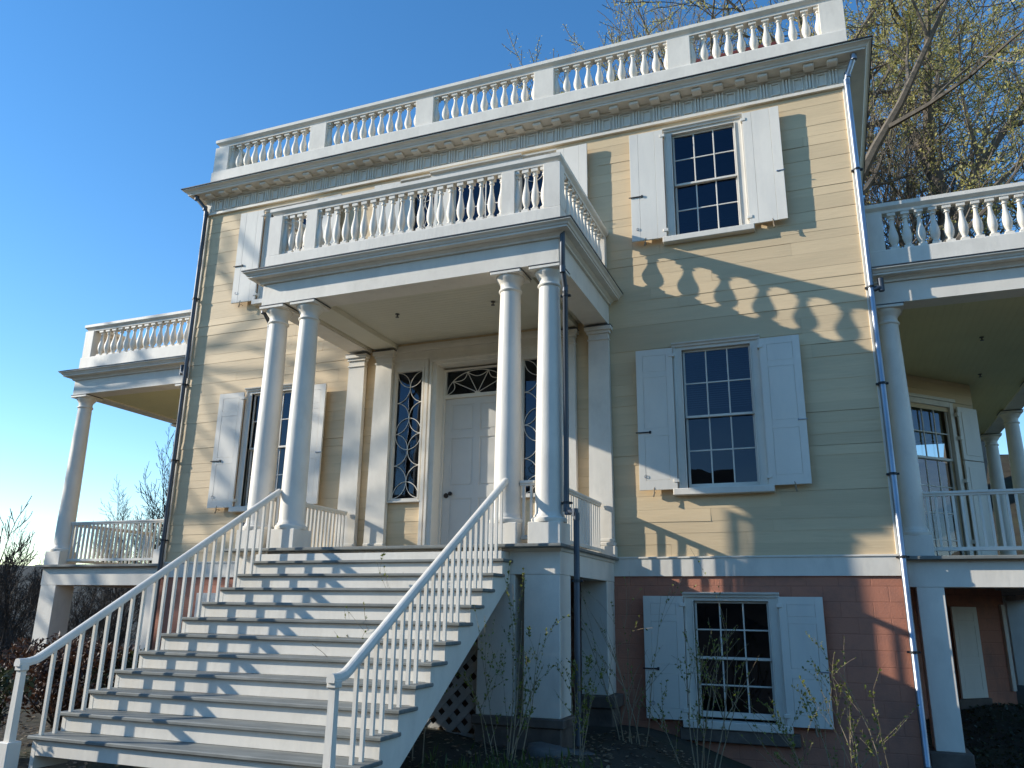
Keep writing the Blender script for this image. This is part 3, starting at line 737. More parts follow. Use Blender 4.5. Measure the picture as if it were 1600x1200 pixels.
# ------------------------------------------------------------------ side porches
SY = .15; SX = 9.42; SB = 11.2; ZS = 3.53
def side_porch(s):
    path = [(W+.01, SY), (SX, SY), (SX, SB), (W+.01, SB)]
    P2 = path if s > 0 else [(-x, y) for x, y in path][::-1]
    m = MB(); m.sweep([(-.34, ZS), (0, ZS), (0, 3.84), (-.34, 3.84)], P2); e = obj('side_porch_entablature', m, WHITE, house)
    m = MB(); m.sweep([(o, z-.125) for o, z in cp], P2); obj('cornice', m, WHITE, e)
    m = MB(); m.sweep([(-.05, 4.005), (.245, 4.002), (.245, 4.017), (-.05, 4.035)], P2); m.box(s*(W+.02), s*(SX-.05), SY+.05, SB-.05, 3.99, 4.033, .002); obj('roof_edge', m, ROOFM, e)
    obj('ceiling', plank_ceiling(min(s*(W+.01), s*(SX-.33)), max(s*(W+.01), s*(SX-.33)), SY+.33, SB-.33, ZS+.03, 'y', .11), CEIL2, e)
    for (x, y) in ((7.9, 2.3), (8.2, 4.6), (7.9, 6.9)): dup(spk, e, (s*x, y, ZS+.03))
    bp = [(W+.06, SY+.13), (SX-.13, SY+.13), (SX-.13, SB-.13)]; bp = bp if s > 0 else [(-x, y) for x, y in bp][::-1]
    m = MB(); m.sweep([(-.11, 4.03), (.11, 4.03), (.11, 4.35), (.105, 4.365), (-.105, 4.365), (-.11, 4.35)], bp); r = obj('side_porch_balustrade', m, WHITE, house)
    m = MB(); m.sweep(rail_prof(.12, 4.965, 5.12), bp); obj('top_rail', m, WHITE, r)
    h = .60; bl = None; x0, x1 = W+.32, SX-.36; n = 14
    m = MB(); m.box(-.12, .12, -.10, .10, 0, h); obj('pedestal', m, WHITE, r, (s*(SX-.16), SY+.13, 4.365))
    m = MB(); m.box(-.11, .11, -.09, .09, 0, h); obj('pedestal', m, WHITE, r, (s*(W+.17), SY+.13, 4.365))
    for k in range(n):
        L = (s*(x0+(x1-x0)*(k+.5)/n), SY+.13, 4.365)
        if s > 0 and L[0] > 8.9: continue
        if bl is None: bl = obj('baluster', baluster_mb(h, .068), WHITE, r, L)
        else: dup(bl, r, L)
    m = MB()
    for k in range(50): engaged(m, s*(SX-.13), SY+.45+k*.2, 4.365, h, .068, 1)
    tag(obj('far_balusters', m, WHITE, r), kind='stuff')
    # columns
    for (x, y) in ((SX-.19, SY+.2), (W+.20, SY+.2), (SX-.19, 3.2), (SX-.19, 5.4), (SX-.19, 7.9), (SX-.19, 10.4)): make_column(s*x, y, -.01, ZS-.012, pcs)
    # floor and beam, piers
    m = MB(); m.box(s*(W-.0), s*(SX+.10), SY-.11, SB, -.06, -.012, .008); f = obj('side_porch_floor', m, TREAD, house)
    m = MB(); m.sweep([(-.3, -.40), (0, -.40), (0, -.062), (-.3, -.062)], P2); obj('floor_beam', m, WHITE, f)
    m = MB()
    for k in range(9): m.box(s*(W+.02), s*(SX-.3), SY+.7+k*1.1, SY+.78+k*1.1, -.30, -.062)
    obj('joist', m, LATT, f)
    for (xa, xb, y) in ((W+.14, W+.46, SY), (SX-.42, SX-.005, SY), (SX-.42, SX-.005, 3.0), (SX-.42, SX-.005, 5.2), (SX-.42, SX-.005, 7.7), (SX-.42, SX-.005, 10.2)):
        m = MB(); m.box(s*xa, s*xb, y+.004, y+.43, -2.36, -.401, .006); pr = obj('side_porch_pier', m, WHITE, house)
        m = MB(); m.box(s*(xa-.08), s*(xb+.08), y-.07, y+.5, -3.2, -2.362, .01); obj('pier_base', m, STONE, pr)
    railing((s*(W+.36), SY+.2), (s*(SX-.36), SY+.2), .85, .09, 23 if s < 0 else 24)
    if s < 0: railing((s*(SX-.19), SY+.4), (s*(SX-.19), 2.7), .85, .09, 20)
    else: railing((s*(SX-.19), 5.6), (s*(SX-.19), 7.7), .85, .09, 14)
    # octagonal bay behind
    a, b, c_ = (W, 3.44), (8.13, 5.37), (8.13, 8.6)
    dg = math.sqrt(.5)
    # the diagonal wall is built flat (u along the wall) and turned 45 degrees
    L_ = (8.13-W)/dg
    def turn(mm): mm.v = [(s*(W+u*dg-yy*-dg*-1), 3.44+u*dg+yy*dg, z) for (u, yy, z) in mm.v]
    def flat(mm):
        mm.v = [(s*(W+(u-yy)*dg) if True else 0, 3.44+(u+yy)*dg, z) for (u, yy, z) in mm.v]
    wo = [(1.00, 2.02, .02, 3.02)]
    mm = MB(); clapboards(mm, .02, L_, 0, ZS+.02, wo, 50+s); sheet_with_openings(mm, .0, L_, 0, ZS+.2, wo, .013, .16); flat(mm)
    mm.add([(s*8.13, 5.37, 0), (s*8.13, 9, 0), (s*8.13, 9, 3.7), (s*8.13, 5.37, 3.7)], [(0, 1, 2, 3)])
    bay = obj('bay_wall', mm, YEL, house, fix=False)
    mm = MB(); sheet_with_openings(mm, .0, L_, -3.0, -.02, [], -.02, .16); flat(mm)
    mm.add([(s*8.14, 5.37, -3), (s*8.14, 9, -3), (s*8.14, 9, -.02), (s*8.14, 5.37, -.02)], [(0, 1, 2, 3)])
    obj('foundation_wall', mm, BRICK, house, fix=False)
    mm = MB(); mm.box(.88, 1.0, -.05, .04, .02, 3.12); mm.box(2.02, 2.12, -.05, .04, .02, 3.12); mm.box(1.0, 2.02, -.048, .04, 3.02, 3.12); mm.box(.84, 2.16, -.08, .04, 3.12, 3.18); flat(mm)
    bw = obj('window', mm, WHITE, house)
    mm = MB(); sash(mm, 1.0, 2.02, 2.0, 3.02, .02, 3, 2); flat(mm); obj('upper_sash', mm, WHITE, bw)
    mm = MB(); sash(mm, 1.0, 2.02, .02, 2.04, .06, 3, 4); flat(mm); obj('lower_sash', mm, WHITE, bw)
    mm = pane_mesh(1.02, 2.0, .05, 3.0, .078); flat(mm); obj('pane', mm, GLASS, bw, fix=False)
    mm = MB(); mm.box(2.155, 2.68, -.10, -.065, .06, 2.015); mm.box(2.155, 2.68, -.10, -.065, 2.03, 3.04); mm.box(2.24, 2.6, -.108, -.1, .2, 1.9); mm.box(2.24, 2.6, -.108, -.1, 2.12, 2.95); flat(mm)
    sh = obj('shutter', mm, SHUT, house)
    for z in (.5, 1.6, 2.4, 2.85): mm = MB(); mm.box(2.11, 2.18, -.12, -.05, z, z+.07); flat(mm); obj('hinge', mm, SHUT, sh)
    mm = shutter_mb(.62, 1.48, 'panel', False); mm.v = [(x+1.30, y-.06, z-2.08) for x, y, z in mm.v]; flat(mm); obj('shutter', mm, SHUT, house)
    mm = MB(); mm.box(1.2, 2.0, -.10, 0, -2.25, -2.09, .01); flat(mm); obj('stone_sill', mm, STONE, house)
    mm = MB(); mm.box(2.60, 2.70, -.07, .02, -2.0, -.55); flat(mm); obj('basement_trim', mm, WHITE, house)
# shorter side-porch column of the same kind
def col_proto(zb, zt):
    c = obj('column', column_mb(0, zt-.05-zb-.27, .172, .135), WHITE, house, (SX-.19, SY+.2, zb+.27)); 
    p = dup(pc[1], c, (SX-.19, SY+.2, zb)); a = dup(pc[2], c, (SX-.19, SY+.2, zt-.05)); f = dup(pc[3], c, (SX-.19, SY+.2, zt-.006))
    return (c, p, a, f)
pcs = col_proto(-.01, ZS-.012)
side_porch(-1)
side_porch(1)
for o in list(pcs[1:])+[pcs[0]]: bpy.data.objects.remove(o)

# ------------------------------------------------------------------ downspouts
def downspout(pts, r, m_, straps=()):
    m = MB(); m.tube(pts, r, 10)
    for p in pts[1:-1]: m.tube([(p[0], p[1], p[2]-.045), (p[0], p[1], p[2]+.045)], r*1.12, 10)
    d = obj('downspout', m, m_, house)
    for (x, y, z) in straps:
        m = MB(); m.tube([(x, y, z-.016), (x, y, z+.016)], r*1.22, 10); m.box(x-r*1.9, x+r*1.9, y, y+r*1.2, z-.013, z+.013); obj('strap', m, IRON, d)
    return d
xr_ = 6.205
downspout([(6.33, -.22, 7.50), (6.33, -.22, 7.42), (6.225, -.085, 7.22), (xr_, -.075, 7.10), (xr_, -.075, -2.55), (xr_, -.12, -2.62)], .042, ZINC, [(xr_, -.075, z) for z in (5.6, 3.72, 2.3, 1.05, -.03, -1.2)])
m = MB(); m.tube([(xr_, -.075, 3.66), (6.30, -.07, 3.70), (6.34, -.05, 3.70)], .036, 10); m.tube([(6.34, -.05, 3.65), (6.34, -.05, 3.84)], .042, 10); obj('downspout', m, DARKZ, house)
xl_ = -6.16
downspout([(-6.33, -.22, 7.50), (-6.33, -.22, 7.42), (-6.19, -.10, 7.22), (xl_, -.085, 7.10), (xl_, -.085, -2.4)], .042, DARKZ, [(xl_, -.085, z) for z in (5.2, 3.4, 1.9, .4)])
m = MB(); m.tube([(xl_, -.085, 3.62), (-6.25, -.09, 3.66), (-6.29, -.05, 3.66)], .036, 10); m.tube([(-6.29, -.05, 3.62), (-6.29, -.05, 3.82)], .04, 10); obj('downspout', m, DARKZ, house)
downspout([(2.43, -2.60, 4.04), (2.43, -2.60, 3.50), (2.415, -2.44, 3.30), (2.415, -2.44, .44), (2.43, -2.44, .40), (2.53, -2.46, .38), (2.545, -2.46, .33), (2.545, -2.46, -2.20)], .036, DARKZ, [(2.415, -2.44, 3.2), (2.415, -2.44, .5), (2.545, -2.46, -.42)])
downspout([(-2.42, -2.45, 3.98), (-2.42, -2.45, 3.6), (-2.43, -2.26, 3.45), (-2.43, -2.26, .44), (-2.53, -2.28, .36), (-2.545, -2.28, -2.20)], .036, DARKZ, [(-2.43, -2.26, .5)])

# ------------------------------------------------------------------ staircase
GO, RI, Y0 = .291, .178, -2.866
XL, XR = -1.872, 1.78
stair = thing('staircase', 'wide white wooden staircase with grey treads and sloping picket handrails before the front door', 'staircase', (0, -4.4, -2.15))
m = MB(); m.box(XL, XR, 0, .345, -.036, 0, .010); t0 = obj('tread', m, TREAD, stair, (0, Y0, -RI))
for k in range(1, 11): dup(t0, stair, (0, Y0-GO*k, -RI*(k+1)))
m = MB(); m.box(XL+.05, XR-.05, 0, .25, -RI+.001, -.037, .003); r0 = obj('riser', m, WHITE, stair, (0, Y0+.045, -RI))
for k in range(1, 11): dup(r0, stair, (0, Y0+.045-GO*k, -RI*(k+1)))
m = MB(); m.box(XL+.05, XR-.05, Y0+.05, -2.563, -RI+.001, -.088, .003); obj('riser', m, WHITE, stair)
for x0, x1 in ((XR-.085, XR-.035), (XL+.035, XL+.085)):
    poly = []
    for k in range(11):
        yb = Y0-GO*k+.043; poly += [(yb+GO if k else -2.565, -RI*(k+1)-.038), (yb, -RI*(k+1)-.038)]
    yl = Y0-GO*10+.043; poly += [(yl, -2.25), (yl+.38, -2.25), (-2.565, -.44)]
    m = MB(); m.prism(poly, 'x', x0, x1); obj('stringer', m, WHITE, stair)
slope = RI/GO
def rail_side(x, newel_y):
    yt, ztop = -2.52, .80; yb = Y0-GO*10-.10
    zb = ztop+(yb-yt)*slope
    def rp(w_, h): return [(-w_, -h), (w_, -h), (w_*1.1, -.2*h), (w_*.8, .8*h), (w_*.3, h), (-w_*.3, h), (-w_*.8, .8*h), (-w_*1.1, -.2*h)]
    path = [(yt, ztop), (yb+.02, zb+.012), (yb-.04, zb-.018), (yb-.12, zb-.035), (yb-.22, zb-.035)]
    m = MB(); pr = rp(.036, .034); V = []; F = []; n = len(pr)
    for i, (y, z) in enumerate(path):
        d = Vector((path[min(i+1, 4)][0]-path[max(i-1, 0)][0], path[min(i+1, 4)][1]-path[max(i-1, 0)][1])).normalized(); nn = Vector((d.y, -d.x))
        if nn.y < 0: nn = -nn
        for a, b in pr: V.append((x+a, y+nn.x*b, z+nn.y*b))
    for i in range(4):
        for k in range(n): F.append((i*n+k, i*n+(k+1) % n, (i+1)*n+(k+1) % n, (i+1)*n+k))
    F += [tuple(range(n)), tuple(range(4*n, 5*n))[::-1]]
    m.add(V, F)
    obj('handrail', m, WHITE, stair)
    ny = yb-.16; zn = zb-.068
    m = MB(); m.hexa([(x-.035, ny-.035, -1.97), (x+.035, ny-.035, -1.97), (x+.035, ny+.035, -1.97), (x-.035, ny+.035, -1.97), (x-.028, ny-.028, zn), (x+.028, ny-.028, zn), (x+.028, ny+.028, zn), (x-.028, ny+.028, zn)])
    nw = obj('newel_post', m, WHITE, stair)
    m = MB(); m.box(x-.045, x+.045, ny-.045, ny+.045, zn-.045, zn+.02, .01); obj('cap', m, WHITE, nw)
    m = MB(); m.box(x-.075, x+.075, ny-.07, ny+.07, -2.25, -1.97, .008); obj('base_block', m, WHITE, nw)
    pk = .016
    for k in range(11):
        for j in (0, 1):
            y = Y0-GO*k+.06+j*GO/2; zt = ztop+(y-yt)*slope-.035; zb_ = -RI*(k+1)
            if y > -2.70 and j: pass
            m = MB(); m.hexa([(-pk, -pk, 0), (pk, -pk, 0), (pk, pk, 0), (-pk, pk, 0), (-pk, -pk, zt-zb_-pk*slope), (pk, -pk, zt-zb_-pk*slope), (pk, pk, zt-zb_+pk*slope), (-pk, pk, zt-zb_+pk*slope)])
            obj('picket', m, WHITE, stair, (x, y, zb_))
rail_side(1.655, 0); rail_side(-1.76, 0)

# ------------------------------------------------------------------ ground
def smooth(a, b, t):
    t = max(0, min(1, (t-a)/(b-a))); return t*t*(3-2*t)
def gz(x, y):
    z = -2.25 - .5*smooth(2.6, 4.6, x)*smooth(-9, -4, y)*(1-smooth(2.0, 4.5, y))
    z -= .12*smooth(-2.7, -6, y)
    z += .10*(1-smooth(.2, 1.6, math.hypot(x-.3, (y+2.9)*1.0)))
    z += .14*smooth(4, 6, y)*smooth(5, 7, x)*0
    d = math.hypot(x, y)
    # hillside behind and to the right, rising wooded ridge to the left, unseen hill added behind the camera for window reflections
    z += 8.5*smooth(14.5, 30, y+.15*max(0, x-6))*smooth(-14, 10, x) + 10*smooth(46, 120, y)*smooth(-30, 10, x)
    z += 2.0*smooth(40, 130, -x+.4*y)*(1-smooth(-14, 10, x)) + 7*smooth(90, 190, d)*(1-smooth(-40, 0, x))
    z -= 1.6*smooth(-7, -16, x)*(1-smooth(40, 110, d))
    z += 15*smooth(30, 70, -y)
    z += .05*math.sin(x*1.7+y*.9)*math.cos(y*1.3-x*.4)
    return z
def grid_axis():
    a = []; t = 0; st_ = .35
    while t < 260: a.append(t); t += st_; st_ = .35 if t < 12 else st_*1.12
    return [-q for q in a[:0:-1]]+a
ax = grid_axis(); n = len(ax)
m = MB(); m.v = [(x, y, gz(x, y)) for y in ax for x in ax]
m.f = [(j*n+i, j*n+i+1, (j+1)*n+i+1, (j+1)*n+i) for j in range(n-1) for i in range(n-1)]; m.sm = [True]*len(m.f)
SOIL = mat('soil_and_leaf_litter', (.048, .040, .027), .95, .45, 2.5, bump=.8, bscale=18, dark=(.045, .055, .02), dscale=.9, damt=.8)
tag(obj('ground', m, SOIL, fix=False), kind='structure')

# asphalt path on the left slope
m = MB(); pp = []
for k in range(25):
    t = k/24; x = -18+13.0*t; y = 2.0+3.2*math.sin(t*2.2)+3*t; pp.append((x, y))
for i, (x, y) in enumerate(pp):
    for o in (-.9, .9): m.v.append((x-o*.35, y+o, gz(x-o*.35, y+o)+.05))
for i in range(24): m.f.append((2*i, 2*i+1, 2*i+3, 2*i+2)); m.sm.append(True)
tag(obj('path', m, mat('asphalt', (.16, .16, .165), .9, .2, 6, bump=.4, bscale=60), fix=False), kind='structure')

# ------------------------------------------------------------------ trees
def rnd_dir(r): 
    v = Vector((r.gauss(0, 1), r.gauss(0, 1), r.gauss(0, 1))); return v.normalized()
def grow(m, r, p, d, L, R, lev, maxlev, tips, bend=.16, upw=.10, spread=.75, sides=(9, 6, 5, 4, 3, 3), kids=(5, 5, 5, 4, 3), ratio=.62, minr=.006):
    ns = 6 if lev < 2 else 4 if lev < 4 else 3
    pts = [p.copy()]; rs = [R]; dd = d.copy()
    for i in range(ns):
        dd = (dd+rnd_dir(r)*bend+Vector((0, 0, upw))*(1 if lev else .3)).normalized()
        pts.append(pts[-1]+dd*L/ns); rs.append(max(minr, R*(1-(.55 if lev == 0 else .72)*(i+1)/ns)))
    m.tube(pts, rs, sides[min(lev, 5)], cap=False)
    if lev >= maxlev-1: tips.append((pts[-1], dd)); tips.append((pts[len(pts)//2], dd))
    if lev >= maxlev: return
    K = kids[min(lev, len(kids)-1)]
    for k in range(K):
        t = (.30 if lev == 0 else .22)+(.78-.05 if lev == 0 else .78)*(k+r.random()*.7)/K; t = min(t, .99)
        f = t*ns; i = min(int(f), ns-1); q = pts[i].lerp(pts[i+1], f-i); rr = rs[i]+(rs[i+1]-rs[i])*(f-i)
        ax_ = (pts[i+1]-pts[i]).normalized(); pe = ax_.orthogonal().normalized(); pe.rotate(Matrix.Rotation(2.4*k+r.uniform(-.6, .6), 3, ax_))
        nd = (ax_+pe*spread*r.uniform(.7, 1.3)).normalized()
        grow(m, r, q, nd, L*ratio*r.uniform(.75, 1.15)*(1.15-.45*t), rr*r.uniform(.55, .75), lev+1, maxlev, tips, bend, upw, spread, sides, kids, ratio, minr)
    # leader
    grow(m, r, pts[-1], dd, L*ratio*.9, rs[-1]*.95, lev+1, maxlev, tips, bend, upw, spread, sides, kids, ratio, minr)
def make_tree(seed, H, R, lean=(0, 0), maxlev=5, blossom=0, bsize=.11, spread=.75, kids=(5, 5, 5, 4, 3), trunkf=.42, upw=.10, minr=.008):
    r = random.Random(seed); m = MB(); tips = []
    d = Vector((lean[0], lean[1], 1)).normalized()
    grow(m, r, Vector((0, 0, -.3)), d, H*trunkf, R, 0, maxlev, tips, upw=upw, spread=spread, kids=kids, minr=minr)
    lm = None
    if blossom:
        lm = MB()
        for (p, dd) in tips:
            if r.random() > blossom: continue
            for k in range(r.choice((6, 8, 10, 13))):
                q = p-dd*.35*r.random()+rnd_dir(r)*.10*r.random()
                a = rnd_dir(r); lm.leaf(q, a, rnd_dir(r), bsize*r.uniform(.5, 1.3), bsize*r.uniform(.4, .7))
    return m, lm
def place_tree(name, label, x, y, crown_m, trunk_mesh, crown_mat, rot=0, sc=1, group=None, z=None, bark=BARK):
    t = thing(name, label, 'tree', (x, y, gz(x, y) if z is None else z), group)
    t.rotation_euler.z = rot; t.scale = (sc, sc, sc)
    def add(nm, me):
        o = bpy.data.objects.new(nm, me); COL.objects.link(o); o.parent = t; return o
    add('branches', trunk_mesh)
    if crown_m: add('blossom', crown_m)
    return t
def tree_meshes(*a, leaf=None, bark=BARK, **k):
    m, lm = make_tree(*a, **k)
    return m.mesh('branches', bark, fix=False), (lm.mesh('blossom', leaf, fix=False) if lm else None)
TA = tree_meshes(3, 21, .36, leaf=BUDS, blossom=.9, kids=(6, 5, 4, 3, 3), spread=.70, upw=.07, bsize=.04)
TA2 = tree_meshes(44, 21, .25, lean=(.42, .05), leaf=BUDS, blossom=1, kids=(6, 5, 4, 3, 2), spread=.85, upw=.035, bsize=.05)
TB = tree_meshes(8, 20, .30, leaf=BUDS2, blossom=.7, kids=(5, 4, 4, 3, 2), spread=.6, upw=.09, bsize=.036)
TC = tree_meshes(15, 15, .22, leaf=None, blossom=0, kids=(6, 5, 4, 4, 3), spread=.7, upw=.08)
TREES = [('flowering_tree', 'tall tree with yellow green blossom and thick leaning limbs rising beside the right roof corner', 4.0, 20.5, TA2, 0, 2.75),
         ('flowering_tree', 'yellow blossoming tree at the right edge above the side porch balustrade', 10.2, 23, TA2, .35, 2.5),
         ('flowering_tree', 'budding tree whose crown shows over the middle of the roof balustrade', -4.6, 25, TA, .6, 2.5),
         ('budding_tree', 'thin budding tree showing over the roof balustrade near the chimney', 1.2, 27, TB, 1.2, 2.4),
         ('budding_tree', 'grey twiggy budding tree on the hillside at the right edge', 14.5, 30, TB, 5.0, 1.6),
         ('bare_tree', 'bare tree on the hillside seen above the side porch rail', 10.5, 27, TC, .4, 1.6)]
for (nm, lb, x, y, T, rot, sc) in TREES: place_tree(nm, lb, x, y, T[1], T[0], None, rot, sc, 'trees on the slope behind the house')
# trees to the left, whose limbs throw the soft bands of shade on the facade
TS = tree_meshes(31, 22, .50, kids=(7, 5, 4, 3), maxlev=4, spread=.75, minr=.03, bark=DBARK)
for (lb, x, y, rot, sc) in (('large bare tree standing left of the house beyond the picture edge', -25, -4.8, 1.0, 1.35),):
    place_tree('bare_tree', lb, x, y, None, TS[0], None, rot, sc, 'bare trees left of the house')
TD = tree_meshes(21, 8, .12, bark=DBARK, kids=(6, 5, 4, 3, 2), spread=.8, minr=.006)
for (lb, x, y, rot, sc) in (('small bare tree with an umbrella crown seen through the left porch', -24.2, 16.2, 1.0, 1.3), ('bare tree partly hidden by the left corner of the house', -21.4, 16.8, 2.0, 1.6), ('dark bare tree leaning in at the left picture edge', -13.6, 3.0, 3.0, .72), ('bare tree on the low ground left of the porch column', -17.6, 8.5, 4.0, .7)):
    place_tree('bare_tree', lb, x, y, None, TD[0], None, rot, sc, 'bare trees left of the house')
# far bare woods as one mass
r = random.Random(77); src = TD[0]; sv = [v.co.copy() for v in src.vertices]
tw = tree_meshes(5, 8, .12, bark=DBARK, kids=(5, 4, 4, 2), maxlev=4, spread=.7, minr=.012)[0]
sv = [v.co.copy() for v in tw.vertices]; sf = [tuple(p.vertices) for p in tw.polygons]
m = MB()
for k in range(360):
    a = r.uniform(-1.35, -.50); d = r.uniform(28, 120) if k < 210 else r.uniform(19, 36); x = CX+math.sin(a)*d; y = CY+math.cos(a)*d
    rot = Matrix.Rotation(r.uniform(0, 6.28), 3, 'Z'); s = r.uniform(.5, 1.0) if k < 210 else r.uniform(.18, .40); b = Vector((x, y, gz(x, y)))
    m.add([rot @ v*s+b for v in sv], sf, True)
for k in range(26):
    a = r.uniform(.12, .75); d = r.uniform(42, 80); x = CX+math.sin(a)*d; y = CY+math.cos(a)*d
    rot = Matrix.Rotation(r.uniform(0, 6.28), 3, 'Z'); s = r.uniform(.35, .7); b = Vector((x, y, gz(x, y)))
    m.add([rot @ v*s+b for v in sv], sf, True)
for k in range(46):
    x = r.uniform(-45, 55); y = r.uniform(-62, -32)
    rot = Matrix.Rotation(r.uniform(0, 6.28), 3, 'Z'); s = r.uniform(.7, 1.2); b = Vector((x, y, gz(x, y)))
    m.add([rot @ v*s+b for v in sv], sf, True)
tag(obj('distant_woods', m, DBARK, fix=False), 'mass of bare brown woods on the hills around the house', 'woods', kind='stuff')

# ------------------------------------------------------------------ shrubs
def whip_shrub(label, x, y, n, h, seed, spread=.35, bud=1.0, curve=.25):
    r = random.Random(seed); z0 = gz(x, y); t = thing('budding_shrub', label, 'shrub', (x, y, z0), 'budding shrubs along the front of the house')
    m = MB(); lm = MB()
    def stem(p, d, L, R, lev):
        ns = 9 if lev == 0 else 5; pts = [p.copy()]; rs = [R]; dd = d.copy(); side = rnd_dir(r)
        for i in range(ns):
            dd = (dd+side*curve*.22+rnd_dir(r)*.10).normalized(); pts.append(pts[-1]+dd*L/ns); rs.append(max(.0016, R*(1-.8*(i+1)/ns)))
        m.tube(pts, rs, 5 if lev == 0 else 4, cap=False)
        for i in range(1, ns+1):
            for k in range(r.choice((1, 2, 2, 3)) if bud > r.random() else 0):
                q = pts[i-1].lerp(pts[i], r.random()); a = (rnd_dir(r)+dd*.8+Vector((0, 0, .5))).normalized(); l = r.uniform(.014, .042)*(1.0 if i > 2 or lev else .6)
                for q2 in (1, -1): lm.leaf(q, (a+rnd_dir(r)*.4).normalized(), rnd_dir(r), l, l*.5)
        if lev < 2:
            for k in range(r.choice((3, 4, 5)) if lev == 0 else r.choice((0, 1, 2))):
                i = r.randint(2, ns-1); nd = (pts[i]-pts[i-1]).normalized()+rnd_dir(r)*.6+Vector((0, 0, .15)); stem(pts[i], nd.normalized(), L*r.uniform(.25, .55), rs[i]*.75, lev+1)
    for k in range(int(n*1.1)):
        a = r.uniform(0, 6.28); q = Vector((.22*math.cos(a)*r.random(), .14*math.sin(a)*r.random(), -.05))
        d = Vector((math.cos(a)*spread*r.uniform(.2, 1.2), math.sin(a)*spread*r.uniform(.2, 1.2), 1)).normalized(); stem(q, d, h*r.uniform(.5, 1.12), r.uniform(.005, .010), 0)
    for nm, mm, mt in (('stems', m, TWIG), ('foliage', lm, SHOOT)):
        obj(nm, mm, mt, t, (x, y, z0), fix=False)
whip_shrub('budding shrub in front of the portico pier beside the downspout', 2.05, -3.35, 9, 1.7, 1, .32)
whip_shrub('leggy shrub with long bare whips beside the lattice under the stairs', 1.05, -3.7, 6, 1.5, 2, .5, .4, .5)
whip_shrub('grey twiggy shrub in front of the left shutter of the basement window', 2.95, -1.5, 8, 1.7, 3, .22, .35)
whip_shrub('green budding shrub in front of the basement window panes', 3.75, -1.7, 9, 1.75, 4, .30)
whip_shrub('budding shrub in front of the red wall right of the basement shutter', 5.05, -1.7, 7, 1.6, 5, .55, 1, .3)
whip_shrub('arching budding shrub next to the corner downspout', 5.65, -2.2, 4, 1.5, 6, .75, 1, .35)
whip_shrub('short budding shrub between the portico pier and the red wall', 2.62, -2.9, 5, 1.15, 7, .35)

def leafy_shrub(label, x, y, rx, h, n, mt, seed):
    r = random.Random(seed); z0 = gz(x, y); t = thing('evergreen_shrub', label, 'shrub', (x, y, z0), 'leafy shrubs left of the stairs')
    m = MB(); lm = MB()
    for k in range(26):
        a = r.uniform(0, 6.28); p = Vector((0, 0, 0)); pts = [p]; d = Vector((math.cos(a)*.7, math.sin(a)*.7, 1)).normalized()
        for i in range(5): d = (d+rnd_dir(r)*.25).normalized(); pts.append(pts[-1]+d*h*.2*r.uniform(.7, 1.1))
        m.tube(pts, [.014, .012, .01, .008, .005, .003], 4, cap=False)
    cl = [Vector((r.gauss(0, .42)*rx, r.gauss(0, .42)*rx, h*(.25+.7*r.random()**.8))) for _ in range(46)]
    for k in range(n):
        c = r.choice(cl); q = c+rnd_dir(r)*.20*r.random()**.5*rx/1.0
        a = (rnd_dir(r)+Vector((0, 0, .3))).normalized(); l = r.uniform(.045, .10); lm.leaf(q, a, rnd_dir(r), l, l*.42)
    obj('stems', m, DBARK, t, (x, y, z0), fix=False); obj('leaves', lm, mt, t, (x, y, z0), fix=False)
leafy_shrub('dark russet leaved shrub at the left picture edge beside the bottom of the stairs', -3.6, -3.9, .9, 1.0, 5200, REDL, 1)
leafy_shrub('dark green shrub just outside the left handrail', -2.75, -3.3, .6, .85, 4200, EVER, 2)
leafy_shrub('russet shrub farther back beneath the left porch column', -5.8, -2.2, .9, .95, 4200, REDL, 3)
leafy_shrub('dark green shrub low behind the left stair pickets', -4.3, -2.2, .8, .75, 4200, EVER, 4)
leafy_shrub('evergreen shrub in the left bottom corner', -3.25, -5.5, .75, .85, 4200, EVER, 5)

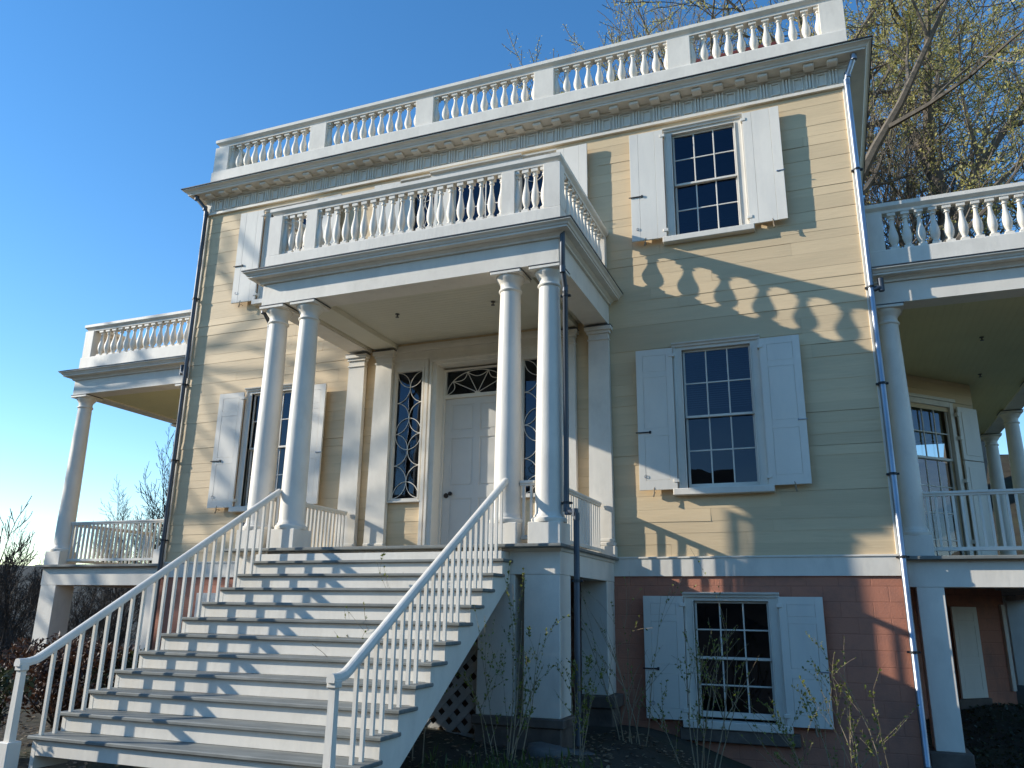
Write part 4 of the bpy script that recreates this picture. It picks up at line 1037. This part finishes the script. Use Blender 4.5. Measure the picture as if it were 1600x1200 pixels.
# ------------------------------------------------------------------ low things on the ground
r = random.Random(9)
m = MB()
for k in range(6500):
    x, y = (r.uniform(-.2, 6.0), r.uniform(-5.8, -1.0)) if k < 4200 else (r.uniform(-6, -1.9), r.uniform(-7, -3)); z = gz(x, y)
    a = (Vector((r.gauss(0, 1), r.gauss(0, 1), .15))).normalized(); l = r.uniform(.03, .075); m.leaf((x, y, z+.006+r.random()*.02), a, rnd_dir(r)*.4+Vector((0, 0, 1)), l, l*.6)
tag(obj('leaf_litter', m, DRYL, fix=False), 'dry brown leaves strewn on the soil beside the stairs', 'leaves', kind='stuff')
m = MB()
for k in range(1500):
    x = r.gauss(2.5, .75); y = r.gauss(-4.3, .45); z = gz(x, y)
    a = Vector((r.gauss(0, .3), r.gauss(0, .3), 1)).normalized(); l = r.uniform(.05, .16); m.leaf((x, y, z), a, rnd_dir(r), l, l*.14)
tag(obj('grass', m, GRASSM, fix=False), 'fresh green grass tufts on the bare soil below the portico', 'grass', kind='stuff')
def rock(name, label, cat, x, y, sx, sy, sz, seed, group=None):
    r = random.Random(seed); import bmesh
    b = bmesh.new(); bmesh.ops.create_icosphere(b, subdivisions=3, radius=1)
    for v in b.verts:
        n_ = 1+.16*math.sin(v.co.x*3+seed)+.12*math.sin(v.co.y*4+seed*2)+.08*r.uniform(-1, 1)
        v.co = Vector((v.co.x*sx*n_, v.co.y*sy*n_, max(-.4, min(.55, v.co.z))*sz*n_))
    me = bpy.data.meshes.new(name); b.to_mesh(me); b.free(); me.materials.append(GREYST)
    for p in me.polygons: p.use_smooth = True
    o = obj(name, me, None, None, (x, y, gz(x, y)+sz*.12)); tag(o, label, cat, group); return o
rock('rock', 'flat grey rock on the soil in front of the portico downspout', 'rock', 2.35, -2.95, .24, .18, .14, 3)
rock('rock', 'small pale rock beside the stair stringer', 'rock', .85, -4.1, .12, .10, .12, 5)
m = MB(); m.bar((2.35, -2.65, -2.28), (3.9, -1.45, -2.62), .34, .16, c=.03); o = obj('stone_kerb', m, GREYST); tag(o, 'long grey stone kerb running down from the portico downspout to the red wall', 'kerb')
m = MB()
for k in range(5200):
    x = r.uniform(6.5, 9.6); y = r.uniform(.2, 6.0); z = gz(x, y)
    a = Vector((r.gauss(0, 1), r.gauss(0, 1), .25)).normalized(); l = r.uniform(.03, .08); m.leaf((x, y, z+.01), a, rnd_dir(r), l, l*.5)
tag(obj('ground_cover', m, EVER, fix=False), 'dark ground cover under the right side porch', 'ground cover', kind='stuff')
